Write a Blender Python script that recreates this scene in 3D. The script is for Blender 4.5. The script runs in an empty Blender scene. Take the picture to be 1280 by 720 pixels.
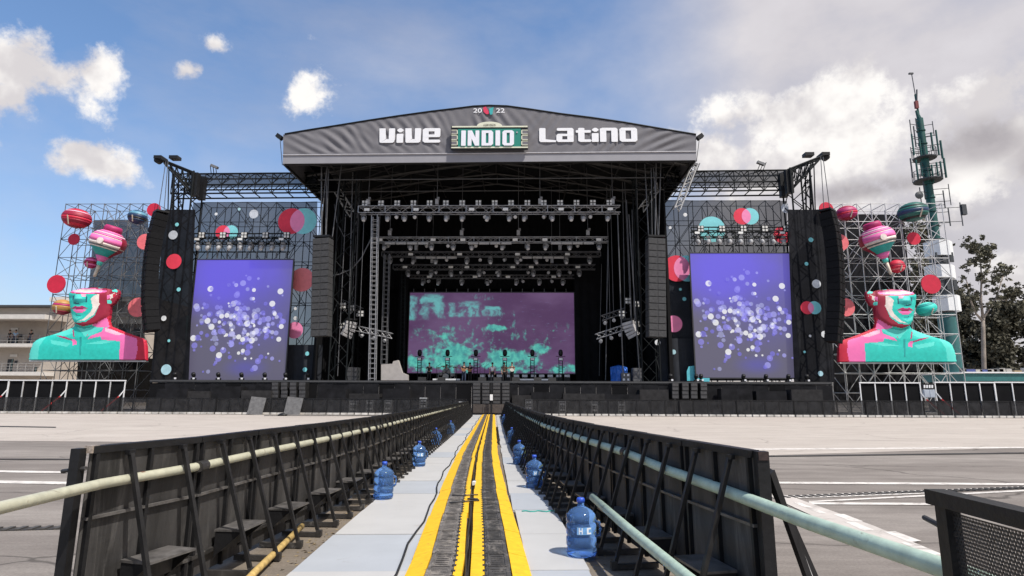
import bpy, bmesh, math, random
from mathutils import Vector, Matrix, Euler, Quaternion
import numpy as np
random.seed(7)
R_ = math.radians
scene = bpy.context.scene
COL = scene.collection

# ------------------------------------------------------------------ camera
F, CAMZ = 740.0, 1.42
PITCH, YAW, ROLL = math.atan(136/740), 0.0199, 0.004
cam_d = bpy.data.cameras.new("camera")
cam = bpy.data.objects.new("camera", cam_d); COL.objects.link(cam)
cam_d.sensor_width = 36; cam_d.lens = F/1280*36
cam_d.clip_start = 0.05; cam_d.clip_end = 3000
ROT = (Matrix.Rotation(YAW, 3, 'Z') @ Matrix.Rotation(math.pi/2+PITCH, 3, 'X') @ Matrix.Rotation(ROLL, 3, 'Z'))
cam.matrix_world = Matrix.Translation((0, 0, CAMZ)) @ ROT.to_4x4()
scene.camera = cam
CAM = Vector((0, 0, CAMZ))

def ray(px, py):                       # measured photograph coordinates (1280x720) -> direction
    return ROT @ Vector(((px-640)/F, -(py-360)/F, -1))
def P(px, py, Y):
    v = ray(px, py); return CAM + v*(Y/v.y)
def G(px, py, z=0.0):
    v = ray(px, py); return CAM + v*((z-CAMZ)/v.z)
def rect(x0, y0, x1, y1, Y):           # world x0,x1,z0,z1 of an upright rectangle at depth Y
    ym, xm = (y0+y1)/2, (x0+x1)/2
    return P(x0, ym, Y).x, P(x1, ym, Y).x, P(xm, y1, Y).z, P(xm, y0, Y).z
_v = ray(617, 496); VD = Vector((_v.x, _v.y, 0)).normalized(); UD = Vector((VD.y, -VD.x, 0))
RUN_ANG = math.atan2(VD.y, VD.x)
def RW(u, d, z=0.0):                   # runway frame
    return UD*u + VD*d + Vector((0, 0, z))

# ------------------------------------------------------------------ world, sun, exposure
SUN = Vector((0.38, -0.36, 0.85)).normalized()
SUN_EL = math.asin(SUN.z); SUN_AZ = math.atan2(SUN.x, SUN.y)
scene.view_settings.view_transform = 'Standard'
scene.view_settings.look = 'None'
scene.view_settings.exposure = 0.35
scene.view_settings.gamma = 1
scene.view_settings.use_curve_mapping = False
sun_d = bpy.data.lights.new("sun", 'SUN'); sun_d.energy = 4.2; sun_d.angle = R_(0.53); sun_d.color = (1, .95, .88)
sun = bpy.data.objects.new("sun", sun_d); COL.objects.link(sun)
sun.rotation_euler = SUN.to_track_quat('Z', 'Y').to_euler(); sun.location = (30, -20, 60)

world = bpy.data.worlds.new("World"); scene.world = world; world.use_nodes = True
def build_world():
    nt = world.node_tree; nt.nodes.clear(); L = nt.links
    def N(t): return nt.nodes.new(t)
    def val(s, x):
        if isinstance(x, (int, float)): s.default_value = x
        else: L.new(x, s)
    def M(op, a, b=0.0, c=0.0, clamp=False):
        n = N('ShaderNodeMath'); n.operation = op; n.use_clamp = clamp
        val(n.inputs[0], a); val(n.inputs[1], b); val(n.inputs[2], c); return n.outputs[0]
    def smooth(x, a, b):
        n = N('ShaderNodeMapRange'); n.interpolation_type = 'SMOOTHSTEP'
        val(n.inputs[0], x); n.inputs[1].default_value = a; n.inputs[2].default_value = b
        n.inputs[3].default_value = 0; n.inputs[4].default_value = 1; return n.outputs[0]
    def mixc(f, a, b):
        n = N('ShaderNodeMix'); n.data_type = 'RGBA'; val(n.inputs[0], f)
        for s, x in ((n.inputs[6], a), (n.inputs[7], b)):
            if isinstance(x, tuple): s.default_value = (*x, 1)
            else: L.new(x, s)
        return n.outputs[2]
    tc = N('ShaderNodeTexCoord'); D = tc.outputs['Generated']
    sep = N('ShaderNodeSeparateXYZ'); L.new(D, sep.inputs[0]); x, y, z = sep.outputs
    az = M('ARCTAN2', x, y); el = M('ARCTAN2', z, M('SQRT', M('ADD', M('MULTIPLY', x, x), M('MULTIPLY', y, y))))
    def noise(scale, detail, rough, off=(0, 0, 0), sx=1, sz=1):
        mp = N('ShaderNodeMapping'); L.new(D, mp.inputs[0]); mp.inputs['Location'].default_value = off
        mp.inputs['Scale'].default_value = (sx, sx, sz)
        n = N('ShaderNodeTexNoise'); n.inputs['Scale'].default_value = scale; n.inputs['Detail'].default_value = detail
        n.inputs['Roughness'].default_value = rough; L.new(mp.outputs[0], n.inputs['Vector']); return n.outputs[0]
    def blob(px, py, rx, ry):
        v = ray(px, py).normalized(); a0 = math.atan2(v.x, v.y); e0 = math.atan2(v.z, math.hypot(v.x, v.y))
        k = 1/math.sqrt(1+((px-640)/F)**2+((py-360)/F)**2)
        ra, re = rx/F*k*k/math.cos(e0)*1.05, ry/F*k
        dx = M('DIVIDE', M('SUBTRACT', az, a0), ra); dy = M('DIVIDE', M('SUBTRACT', el, e0), re)
        return M('SUBTRACT', 1, M('SQRT', M('ADD', M('MULTIPLY', dx, dx), M('MULTIPLY', dy, dy))))
    def union(bl):
        o = blob(*bl[0])
        for b in bl[1:]: o = M('MAXIMUM', o, blob(*b))
        return o
    sky = N('ShaderNodeTexSky'); sky.sky_type = 'NISHITA'; sky.sun_disc = False
    sky.sun_elevation = SUN_EL; sky.sun_rotation = SUN_AZ; sky.air_density = 1.0; sky.dust_density = 1.5; sky.ozone_density = 2.0
    n1 = noise(8, 10, .66); s1 = noise(7, 5, .55); s1b = noise(7, 5, .55, off=(0.010, -.01, -.045)); n2 = noise(3.2, 6, .55, off=(3, 1, 0), sz=1.6)
    n3 = noise(26, 5, .6, off=(1, 5, 2)); n2w = noise(5, 7, .6, off=(2, 4, 1), sx=.55, sz=1.5)
    nn = M('ADD', M('MULTIPLY', M('SUBTRACT', n1, .51), 3.6), M('MULTIPLY', M('SUBTRACT', n3, .5), 1.3))
    puffs = union([(35, 86, 110, 50), (78, 100, 75, 42), (125, 97, 50, 42), (15, 125, 60, 30), (122, 205, 66, 26), (95, 190, 34, 20), (385, 126, 50, 42), (237, 89, 24, 18), (270, 56, 30, 17), (-60, 110, 120, 60),
                   (1020, 140, 165, 44), (925, 142, 66, 32), (900, 195, 100, 44), (1030, 200, 210, 66), (1235, 120, 135, 52), (1225, 170, 130, 70), (1370, 150, 170, 120), (1262, 345, 60, 40), (1120, 235, 200, 50)])
    dens = M('ADD', puffs, nn)
    a_p = smooth(dens, .0, .72)
    # thin veil, thicker towards the right-hand half of the sky
    veil_az = smooth(az, .10, .46); band = blob(520, 70, 330, 170)
    veil = M('ADD', M('MULTIPLY', veil_az, .88), M('MULTIPLY', M('SUBTRACT', n2, .47), 1.1))
    veil = M('MAXIMUM', veil, M('MULTIPLY', M('ADD', band, M('MULTIPLY', M('SUBTRACT', n2w, .5), 3.4)), .26))
    low = smooth(el, .46, .02)
    veil = M('ADD', veil, M('MULTIPLY', low, .46))
    a_v = M('MINIMUM', M('MAXIMUM', veil, 0), .93)
    SB = 7.2    # colours below are divided by the background strength
    c = lambda r, g, b: (r*SB, g*SB, b*SB)
    shade = smooth(M('ADD', M('SUBTRACT', s1, s1b), M('MULTIPLY', M('SUBTRACT', n1, .5), .30)), -.12, .11)
    dark = M('ADD', union([(1235, 182, 110, 46), (1330, 190, 150, 76), (1060, 240, 170, 22), (1240, 270, 110, 30)]), M('MULTIPLY', M('SUBTRACT', n2, .5), 1.2))
    dk = smooth(dark, -.1, .8)
    lit = mixc(shade, c(.56, .535, .545), c(.82, .795, .77))
    lit = mixc(M('MULTIPLY', dk, .85), lit, mixc(shade, c(.275, .255, .275), c(.35, .325, .345)))
    veilc = mixc(smooth(n2, .3, .7), c(.47, .44, .455), c(.62, .59, .60))
    base = N('ShaderNodeMix'); base.data_type = 'RGBA'; base.blend_type = 'MULTIPLY'; base.inputs[0].default_value = 1
    L.new(sky.outputs[0], base.inputs[6]); base.inputs[7].default_value = (.89, 1.02, 1.12, 1)
    s = mixc(a_v, base.outputs[2], veilc)
    s = mixc(a_p, s, lit)
    bg = N('ShaderNodeBackground'); L.new(s, bg.inputs[0]); bg.inputs[1].default_value = 1/SB
    out = N('ShaderNodeOutputWorld'); L.new(bg.outputs[0], out.inputs[0])
build_world()

# ------------------------------------------------------------------ materials
def lin(r, g, b):
    f = lambda c: (c/255/12.92) if c/255 <= .04045 else ((c/255+.055)/1.055)**2.4
    return (f(r), f(g), f(b))
MATS = {}
def mat(name, col, rough=.6, metal=0.0, var=.18, scale=2.5, bump=0.0, bscale=30, alpha=1.0, spec=.5, streak=False, emit=None, trans=0.0, dirt=None):
    if name in MATS: return MATS[name]
    m = bpy.data.materials.new(name); m.use_nodes = True; nt = m.node_tree; L = nt.links
    b = nt.nodes['Principled BSDF']; out = nt.nodes['Material Output']
    b.inputs['Roughness'].default_value = rough; b.inputs['Metallic'].default_value = metal
    b.inputs['Specular IOR Level'].default_value = spec
    if trans: b.inputs['Transmission Weight'].default_value = trans
    geo = nt.nodes.new('ShaderNodeNewGeometry')
    vec = geo.outputs['Position']
    if streak:
        mp = nt.nodes.new('ShaderNodeMapping'); mp.inputs['Scale'].default_value = (1, 1, .12); L.new(vec, mp.inputs[0]); vec = mp.outputs[0]
    nz = nt.nodes.new('ShaderNodeTexNoise'); nz.inputs['Scale'].default_value = scale; nz.inputs['Detail'].default_value = 6
    nz.inputs['Roughness'].default_value = .65; L.new(vec, nz.inputs['Vector'])
    mr = nt.nodes.new('ShaderNodeMapRange'); L.new(nz.outputs[0], mr.inputs[0])
    mr.inputs[1].default_value = .3; mr.inputs[2].default_value = .7; mr.inputs[3].default_value = 1-var; mr.inputs[4].default_value = 1+var
    mx = nt.nodes.new('ShaderNodeVectorMath'); mx.operation = 'SCALE'; mx.inputs[0].default_value = col; L.new(mr.outputs[0], mx.inputs['Scale'])
    colout = mx.outputs[0]
    if dirt:                           # scuffs and grime with a shape of their own: (colour, amount, scale)
        nd = nt.nodes.new('ShaderNodeTexNoise'); nd.inputs['Scale'].default_value = dirt[2]; nd.inputs['Detail'].default_value = 7; nd.inputs['Roughness'].default_value = .7; nd.inputs['Distortion'].default_value = .6
        L.new(vec, nd.inputs['Vector']); rd = nt.nodes.new('ShaderNodeMapRange'); rd.interpolation_type = 'SMOOTHSTEP'; L.new(nd.outputs[0], rd.inputs[0])
        rd.inputs[1].default_value = .66-.22*dirt[1]; rd.inputs[2].default_value = .80-.18*dirt[1]; rd.inputs[4].default_value = .85
        md = nt.nodes.new('ShaderNodeMix'); md.data_type = 'RGBA'; L.new(rd.outputs[0], md.inputs[0]); L.new(colout, md.inputs[6]); md.inputs[7].default_value = (*dirt[0], 1); colout = md.outputs[2]
    L.new(colout, b.inputs['Base Color'])
    if bump:
        n2 = nt.nodes.new('ShaderNodeTexNoise'); n2.inputs['Scale'].default_value = bscale; n2.inputs['Detail'].default_value = 5; L.new(geo.outputs['Position'], n2.inputs['Vector'])
        bp = nt.nodes.new('ShaderNodeBump'); bp.inputs['Strength'].default_value = bump; bp.inputs['Distance'].default_value = .02
        L.new(n2.outputs[0], bp.inputs['Height']); L.new(bp.outputs[0], b.inputs['Normal'])
    if emit:
        b.inputs['Emission Color'].default_value = (*emit[:3], 1); b.inputs['Emission Strength'].default_value = emit[3]
    if alpha < 1:                      # woven mesh: open weave lets part of the light straight through
        tr = nt.nodes.new('ShaderNodeBsdfTransparent'); ms = nt.nodes.new('ShaderNodeMixShader'); ms.inputs[0].default_value = alpha
        L.new(tr.outputs[0], ms.inputs[1]); L.new(b.outputs[0], ms.inputs[2]); L.new(ms.outputs[0], out.inputs[0])
    MATS[name] = m; return m

# ------------------------------------------------------------------ objects
W = {}                                  # world position of every object's origin (by object)
def set_tags(o, label=None, cat=None, group=None, kind=None):
    if label: o['label'] = label
    if cat: o['category'] = cat
    if group: o['group'] = group
    if kind: o['kind'] = kind
    return o
def thing(name, label, cat, loc=(0, 0, 0), rotz=0.0, group=None):
    o = bpy.data.objects.new(name, None); COL.objects.link(o); o.empty_display_size = .2
    o.location = loc; o.rotation_euler = (0, 0, rotz); W[o] = Vector(loc)
    return set_tags(o, label, cat, group)

class MB:
    def __init__(s): s.v = []; s.f = []; s.m = []; s.cur = 0
    def add(s, vs, fs, mi=None):
        n = len(s.v); s.v += [tuple(x) for x in vs]
        for f in fs: s.f.append(tuple(i+n for i in f)); s.m.append(s.cur if mi is None else mi)
        return s
    def box(s, c, d, rot=None, mi=None):
        c = Vector(c); hx, hy, hz = d[0]/2, d[1]/2, d[2]/2
        vs = [Vector((x*hx, y*hy, z*hz)) for z in (-1, 1) for y in (-1, 1) for x in (-1, 1)]
        if rot is not None: vs = [rot @ v for v in vs]
        return s.add([c+v for v in vs], [(0, 2, 3, 1), (4, 5, 7, 6), (0, 1, 5, 4), (2, 6, 7, 3), (0, 4, 6, 2), (1, 3, 7, 5)], mi)
    def bar(s, p, q, w, h=None, mi=None):
        p, q = Vector(p), Vector(q); d = q-p; L = d.length
        if L < 1e-6: return s
        return s.box((p+q)/2, (w, h or w, L), d.to_track_quat('Z', 'Y').to_matrix(), mi)
    def tube(s, p, q, r, n=8, r2=None, cap=True, mi=None):
        p, q = Vector(p), Vector(q); d = q-p; rot = d.to_track_quat('Z', 'Y').to_matrix(); r2 = r if r2 is None else r2
        vs = [p+rot @ Vector((r*math.cos(2*math.pi*i/n), r*math.sin(2*math.pi*i/n), 0)) for i in range(n)]
        vs += [q+rot @ Vector((r2*math.cos(2*math.pi*i/n), r2*math.sin(2*math.pi*i/n), 0)) for i in range(n)]
        fs = [(i, (i+1) % n, n+(i+1) % n, n+i) for i in range(n)]
        if cap: fs += [tuple(range(n-1, -1, -1)), tuple(range(n, 2*n))]
        return s.add(vs, fs, mi)
    def path(s, pts, r, n=8, mi=None):
        pts = [Vector(p) for p in pts]; rings = []
        for i, p in enumerate(pts):
            t = (pts[min(i+1, len(pts)-1)]-pts[max(i-1, 0)]).normalized()
            a = t.cross(Vector((0, 0, 1)));  a = a.normalized() if a.length > 1e-4 else Vector((1, 0, 0)); b = a.cross(t)
            rr = r[i] if isinstance(r, (list, tuple)) else r
            rings.append([p+a*(rr*math.cos(2*math.pi*k/n))+b*(rr*math.sin(2*math.pi*k/n)) for k in range(n)])
        vs = [v for g in rings for v in g]; fs = []
        for i in range(len(pts)-1):
            for k in range(n): fs.append((i*n+k, i*n+(k+1) % n, (i+1)*n+(k+1) % n, (i+1)*n+k))
        fs += [tuple(range(n-1, -1, -1)), tuple(range((len(pts)-1)*n, len(pts)*n))]
        return s.add(vs, fs, mi)
    def lathe(s, prof, n=20, c=(0, 0, 0), rot=None, sc=(1, 1), mis=None, mi=None):
        c = Vector(c); vs = []; fs = []; k = len(s.v)
        for (r, z) in prof:
            for i in range(n):
                a = 2*math.pi*i/n; v = Vector((r*sc[0]*math.cos(a), r*sc[1]*math.sin(a), z))
                vs.append(c+(rot @ v if rot is not None else v))
        s.v += [tuple(v) for v in vs]
        for j in range(len(prof)-1):
            for i in range(n):
                s.f.append((k+j*n+i, k+j*n+(i+1) % n, k+(j+1)*n+(i+1) % n, k+(j+1)*n+i)); s.m.append(mis[j] if mis else (s.cur if mi is None else mi))
        s.f.append(tuple(k+i for i in range(n-1, -1, -1))); s.m.append(mis[0] if mis else (s.cur if mi is None else mi))
        s.f.append(tuple(k+(len(prof)-1)*n+i for i in range(n))); s.m.append(mis[-1] if mis else (s.cur if mi is None else mi))
        return s
    def prism(s, pts, n, d, mi=None):     # polygon (3-D points, counter-clockwise seen against n) extruded along n by d
        pts = [Vector(p) for p in pts]; n = Vector(n); k = len(pts)
        return s.add(pts+[p+n*d for p in pts], [tuple(range(k-1, -1, -1)), tuple(range(k, 2*k))]+[(i, (i+1) % k, k+(i+1) % k, k+i) for i in range(k)], mi)
    def build(s, name, mats, parent=None, loc=None, smooth=False, auto=None):
        me = bpy.data.meshes.new(name)
        vs = np.array(s.v, dtype=float).reshape(-1, 3)
        if parent is not None: o0 = W[parent]
        elif loc is not None: o0 = Vector(loc)
        else:
            lo, hi = vs.min(0), vs.max(0); o0 = Vector(((lo[0]+hi[0])/2, (lo[1]+hi[1])/2, lo[2]))
        me.from_pydata((vs-np.array(o0)).tolist(), [], s.f)
        for m in (mats if isinstance(mats, (list, tuple)) else [mats]): me.materials.append(m)
        if isinstance(mats, (list, tuple)): me.polygons.foreach_set('material_index', s.m)
        if smooth or auto: me.polygons.foreach_set('use_smooth', [True]*len(s.f))
        bm = bmesh.new(); bm.from_mesh(me); bmesh.ops.recalc_face_normals(bm, faces=bm.faces); bm.to_mesh(me); bm.free()
        if auto: me.set_sharp_from_angle(angle=R_(auto))
        o = bpy.data.objects.new(name, me); COL.objects.link(o)
        if parent is not None: o.parent = parent; W[o] = W[parent].copy()
        else: o.location = o0; W[o] = o0
        return o
_UM = {}
def _unit(kind, m, n=6):
    k = (kind, m.name, n)
    if k not in _UM:
        b = MB()
        if kind == 'tube': b.tube((0, 0, 0), (0, 0, 1), 1, n)
        else: b.box((0, 0, 0), (1, 1, 1))
        o = b.build(kind, m, loc=(0, 0, 0)); me = o.data
        if kind == 'tube': me.polygons.foreach_set('use_smooth', [len(p.vertices) == 4 for p in me.polygons])
        bpy.data.objects.remove(o); _UM[k] = me
    return _UM[k]
def pole(parent, name, p, q, r, m, n=6):   # round tube part sharing one mesh
    p, q = Vector(p), Vector(q); d = q-p
    o = bpy.data.objects.new(name, _unit('tube', m, n)); COL.objects.link(o); o.parent = parent
    o.location = p-W[parent]; o.rotation_euler = d.to_track_quat('Z', 'Y').to_euler(); o.scale = (r, r, d.length); W[o] = p
    return o
def beam(parent, name, p, q, w, h, m):     # square bar part sharing one mesh
    p, q = Vector(p), Vector(q); d = q-p
    o = bpy.data.objects.new(name, _unit('box', m)); COL.objects.link(o); o.parent = parent
    o.location = (p+q)/2-W[parent]; o.rotation_euler = d.to_track_quat('Z', 'Y').to_euler(); o.scale = (w, h, d.length); W[o] = (p+q)/2
    return o
def slab(parent, name, c, d, m, rotz=0.0, rot=None):
    o = bpy.data.objects.new(name, _unit('box', m)); COL.objects.link(o); o.parent = parent
    o.location = Vector(c)-(W[parent] if parent else Vector()); o.scale = d; o.rotation_euler = rot or (0, 0, rotz); W[o] = Vector(c)
    return o
def dup(root, loc=None, rotz=None, label=None, group=None, skip=()):
    def cp(o, par):
        c = o.copy(); COL.objects.link(c)
        if par is not None: c.parent = par
        for ch in KIDS.get(o, ()): cp(ch, c)
        return c
    r = root.copy(); COL.objects.link(r)
    if loc is not None: r.location = loc
    if rotz is not None: r.rotation_euler = (0, 0, rotz)
    if label: r['label'] = label
    if group: r['group'] = group
    for ch in kids(root):
        if ch.name.split('.')[0] not in skip: cp(ch, r)
    return r
KIDS = {}
def kids(o):
    if o not in KIDS:
        allo = [x for x in COL.objects if x.parent is not None]
        def rec(p):
            KIDS[p] = [x for x in allo if x.parent == p]
            for c in KIDS[p]: rec(c)
        rec(o)
    return KIDS[o]
ONES = "zeroth first second third fourth fifth sixth seventh eighth ninth tenth eleventh twelfth thirteenth fourteenth fifteenth sixteenth seventeenth eighteenth nineteenth".split()
TENS = {2: ("twentieth", "twenty"), 3: ("thirtieth", "thirty"), 4: ("fortieth", "forty"), 5: ("fiftieth", "fifty"), 6: ("sixtieth", "sixty"), 7: ("seventieth", "seventy"), 8: ("eightieth", "eighty"), 9: ("ninetieth", "ninety")}
def nth(n):
    if n < 20: return ONES[n]
    t, o = divmod(n, 10); return TENS[t][0] if o == 0 else TENS[t][1]+"-"+ONES[o]

# palette
K = lambda n, c, **k: mat(n, c, **k)
M_black = K('black_steel', (.011, .011, .012), rough=.5, spec=.3, var=.35, scale=6, bump=.15)
M_panel = K('black_coated_panel', (.043, .041, .040), rough=.6, spec=.3, var=.65, dirt=((.105, .10, .095), .6, 6), scale=4, streak=True, bump=.2, bscale=18)
M_worn = K('worn_black_steel', (.032, .030, .029), rough=.45, var=.6, dirt=((.16, .15, .14), .45, 7), scale=9, bump=.15)
M_cloth = K('black_stage_cloth', (.006, .006, .007), rough=.95, var=.3, scale=1.2, spec=.15)
M_skirt = K('stage_skirt_black', (.014, .014, .016), rough=.85, var=.5, scale=1.5, spec=.12)
M_deck = K('stage_deck_black', (.03, .03, .032), rough=.7)
M_truss_dk = K('dark_truss_paint', (.010, .012, .013), rough=.6, spec=.15, var=.2)
M_alu = K('aluminium_truss', (.34, .34, .35), rough=.42, metal=.6, var=.2)
M_dalu = K('dull_aluminium', (.11, .11, .115), rough=.5, metal=.3, var=.3)
M_strut = K('strut_black_paint', (.014, .0135, .0135), rough=.5, spec=.35, var=.5, scale=9)
M_step = K('step_plate_worn', (.085, .08, .077), rough=.45, var=.6, scale=8)
M_galv = K('galvanised_tube', (.5, .5, .5), rough=.5, metal=.25, var=.2)
M_white = K('white_paint', (.72, .72, .72), rough=.5, var=.08)
M_red = K('red_paint', (.5, .03, .03), rough=.5)
M_grey = K('grey_plastic', (.16, .16, .165), rough=.6, var=.2)
M_lens = K('lamp_lens', (.7, .7, .72), rough=.2, var=.1)
# ------------------------------------------------------------------ ground
def ground_mat(name, c1, c2, c3, joints=0.0):
    m = bpy.data.materials.new(name); m.use_nodes = True; nt = m.node_tree; L = nt.links; b = nt.nodes['Principled BSDF']
    geo = nt.nodes.new('ShaderNodeNewGeometry'); pos = geo.outputs['Position']
    def noise(s, d, r=.6, sc=(1, 1, 1)):
        mp = nt.nodes.new('ShaderNodeMapping'); mp.inputs['Scale'].default_value = sc; L.new(pos, mp.inputs[0])
        n = nt.nodes.new('ShaderNodeTexNoise'); n.inputs['Scale'].default_value = s; n.inputs['Detail'].default_value = d; n.inputs['Roughness'].default_value = r
        L.new(mp.outputs[0], n.inputs['Vector']); return n.outputs[0]
    def ramp(f, a, bb):
        r = nt.nodes.new('ShaderNodeMapRange'); r.interpolation_type = 'SMOOTHSTEP'; L.new(f, r.inputs[0]); r.inputs[1].default_value = a; r.inputs[2].default_value = bb; return r.outputs[0]
    def mix(f, a, bb):
        n = nt.nodes.new('ShaderNodeMix'); n.data_type = 'RGBA'; L.new(f, n.inputs[0])
        for s, x in ((n.inputs[6], a), (n.inputs[7], bb)):
            if isinstance(x, tuple): s.default_value = (*x, 1)
            else: L.new(x, s)
        return n.outputs[2]
    big = ramp(noise(.22, 7, .68, (.45, 1.7, 1)), .36, .64); med = ramp(noise(1.1, 7, .75, (.4, 1.5, 1)), .36, .66); fine = noise(38, 4, .7)
    c = mix(big, c1, c2); f2 = nt.nodes.new('ShaderNodeMath'); f2.operation = 'MULTIPLY'; L.new(med, f2.inputs[0]); f2.inputs[1].default_value = .6
    c = mix(f2.outputs[0], c, c3)
    stain = ramp(noise(.45, 6, .6, (.45, 1.5, 1)), .58, .72); f3 = nt.nodes.new('ShaderNodeMath'); f3.operation = 'MULTIPLY'; L.new(stain, f3.inputs[0]); f3.inputs[1].default_value = .5
    c = mix(f3.outputs[0], c, tuple(x*.5 for x in c1))
    if joints:                         # cracks and tar lines
        mpj = nt.nodes.new('ShaderNodeMapping'); mpj.inputs['Scale'].default_value = (.16, .30, 1); L.new(pos, mpj.inputs[0])
        wj = nt.nodes.new('ShaderNodeTexNoise'); wj.inputs['Scale'].default_value = 1.3; wj.inputs['Detail'].default_value = 6; L.new(pos, wj.inputs['Vector'])
        aj = nt.nodes.new('ShaderNodeMix'); aj.data_type = 'VECTOR'; aj.inputs[0].default_value = .10; L.new(mpj.outputs[0], aj.inputs[4]); L.new(wj.outputs['Color'], aj.inputs[5])
        vj = nt.nodes.new('ShaderNodeTexVoronoi'); vj.feature = 'DISTANCE_TO_EDGE'; vj.inputs['Scale'].default_value = 1.0; L.new(aj.outputs[1], vj.inputs['Vector'])
        rj = nt.nodes.new('ShaderNodeMapRange'); L.new(vj.outputs['Distance'], rj.inputs[0]); rj.inputs[1].default_value = .002; rj.inputs[2].default_value = .007; rj.inputs[3].default_value = joints; rj.inputs[4].default_value = 0
        c = mix(rj.outputs[0], c, tuple(x*.3 for x in c1))
    mr = nt.nodes.new('ShaderNodeMapRange'); L.new(fine, mr.inputs[0]); mr.inputs[1].default_value = .25; mr.inputs[2].default_value = .75; mr.inputs[3].default_value = .78; mr.inputs[4].default_value = 1.2
    sc = nt.nodes.new('ShaderNodeVectorMath'); sc.operation = 'SCALE'; L.new(c, sc.inputs[0]); L.new(mr.outputs[0], sc.inputs['Scale'])
    L.new(sc.outputs[0], b.inputs['Base Color']); b.inputs['Roughness'].default_value = .9; b.inputs['Specular IOR Level'].default_value = .25
    bp = nt.nodes.new('ShaderNodeBump'); bp.inputs['Strength'].default_value = .35; bp.inputs['Distance'].default_value = .01; L.new(fine, bp.inputs['Height']); L.new(bp.outputs[0], b.inputs['Normal'])
    return m
M_asph = ground_mat('worn_asphalt', (.185, .162, .145), (.285, .256, .23), (.135, .118, .106), .7)
M_apron = ground_mat('dusty_concrete', (.42, .375, .335), (.46, .415, .37), (.33, .29, .255), .35)
g = MB(); g.add([(-900, -300, 0), (900, -300, 0), (900, 1500, 0), (-900, 1500, 0)], [(0, 1, 2, 3)])
set_tags(g.build('ground', M_asph, loc=(0, 0, 0)), kind='structure')
# pale concrete apron in front of the stage (its own slab, edge measured left and right)
g = MB(); a, b_, c_, d_ = G(-260, 549, .004), G(640, 556, .004), G(960, 569, .004), G(1500, 553, .004)
g.add([a, b_, c_, d_, (120, 130, .004), (-120, 130, .004)], [(0, 1, 2, 3, 4, 5)])
set_tags(g.build('concrete_apron', M_apron, loc=(0, 0, 0)), kind='structure')
M_line = K('worn_road_paint', (.60, .565, .525), rough=.8, var=.2, scale=5, dirt=((.27, .24, .215), .75, 4))
M_band = K('faded_wide_paint', (.47, .43, .395), rough=.85, var=.15, scale=3, dirt=((.27, .24, .215), .45, 2.5))
M_tar = K('tar_joint', (.03, .028, .027), rough=.9)
M_grate = K('drain_iron', (.06, .055, .05), rough=.7)
def ground_quad(name, pts, m, z=.008):
    g = MB(); q = [G(x, y, z) for x, y in pts]
    g.add(q, [tuple(range(len(q)))]); return set_tags(g.build(name, m), kind='structure')
L8 = [((930, 561.5), (1330, 559), 1.6), ((940, 603), (1340, 605.5), 2.4), ((973, 621), (1340, 606.5), 2.2), ((1011, 627), (1340, 610), 1.8), ((1011, 629), (1190, 630), 2.6), ((985, 622.5), (1190, 615), 1.4),
      ((-40, 588.5), (95, 590.5), 2.4), ((-40, 601.5), (95, 604), 3.4)]
for (p, q, w) in L8:
    ground_quad('painted_line', [(p[0], p[1]-w/2), (p[0], p[1]+w/2), (q[0], q[1]+w/2), (q[0], q[1]-w/2)], M_line)
for (p, q, w) in [((930, 570.5), (1400, 564.5), 1.4), ((-60, 573.5), (100, 574), 1.0), ((-60, 532), (70, 534), 1.2), ((330, 519.5), (560, 519.6), .8)]:
    ground_quad('expansion_joint', [(p[0], p[1]-w/2), (p[0], p[1]+w/2), (q[0], q[1]+w/2), (q[0], q[1]-w/2)], M_tar, .012)
Z2 = lambda *pts: [(640+x/2, 475+y/2) for x, y in pts]
for quad in (Z2((703, 306), (720, 306), (788, 333), (770, 333)), Z2((802, 335), (830, 335), (878, 353), (850, 354)), Z2((832, 354), (858, 355), (908, 376), (880, 377)), Z2((930, 379), (958, 378), (1024, 402), (992, 405)), Z2((972, 406), (1004, 406), (1078, 436), (1042, 437))):
    ground_quad('painted_dash', quad, M_line, .012)
ground_quad('painted_band', [(958, 618), (985, 619), (1092, 657), (1215, 708), (1260, 730), (1200, 730)], M_band, .010)
# drainage channels: iron gratings with cross bars
def drain(p, q, w, label_pts):
    A, B = G(*p), G(*q); d = (B-A); Ln = d.length; t = d.normalized(); n = Vector((-t.y, t.x, 0))
    base = MB(); base.add([A-n*w/2+Vector((0, 0, .006)), B-n*w/2+Vector((0, 0, .006)), B+n*w/2+Vector((0, 0, .006)), A+n*w/2+Vector((0, 0, .006))], [(0, 1, 2, 3)])
    bo = set_tags(base.build('drain_channel', M_tar, loc=tuple(A)), kind='structure')
    k = min(int(Ln/.12), 290)
    for i in range(k):
        c = A+t*((i+.5)*Ln/k); beam(bo, 'grate_bar', c-n*w/2+Vector((0, 0, .012)), c+n*w/2+Vector((0, 0, .012)), .05, .014, M_grate)
drain((978, 622.3), (1300, 609.5), .16, None); drain((-30, 663), (82, 660), .16, None)

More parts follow.
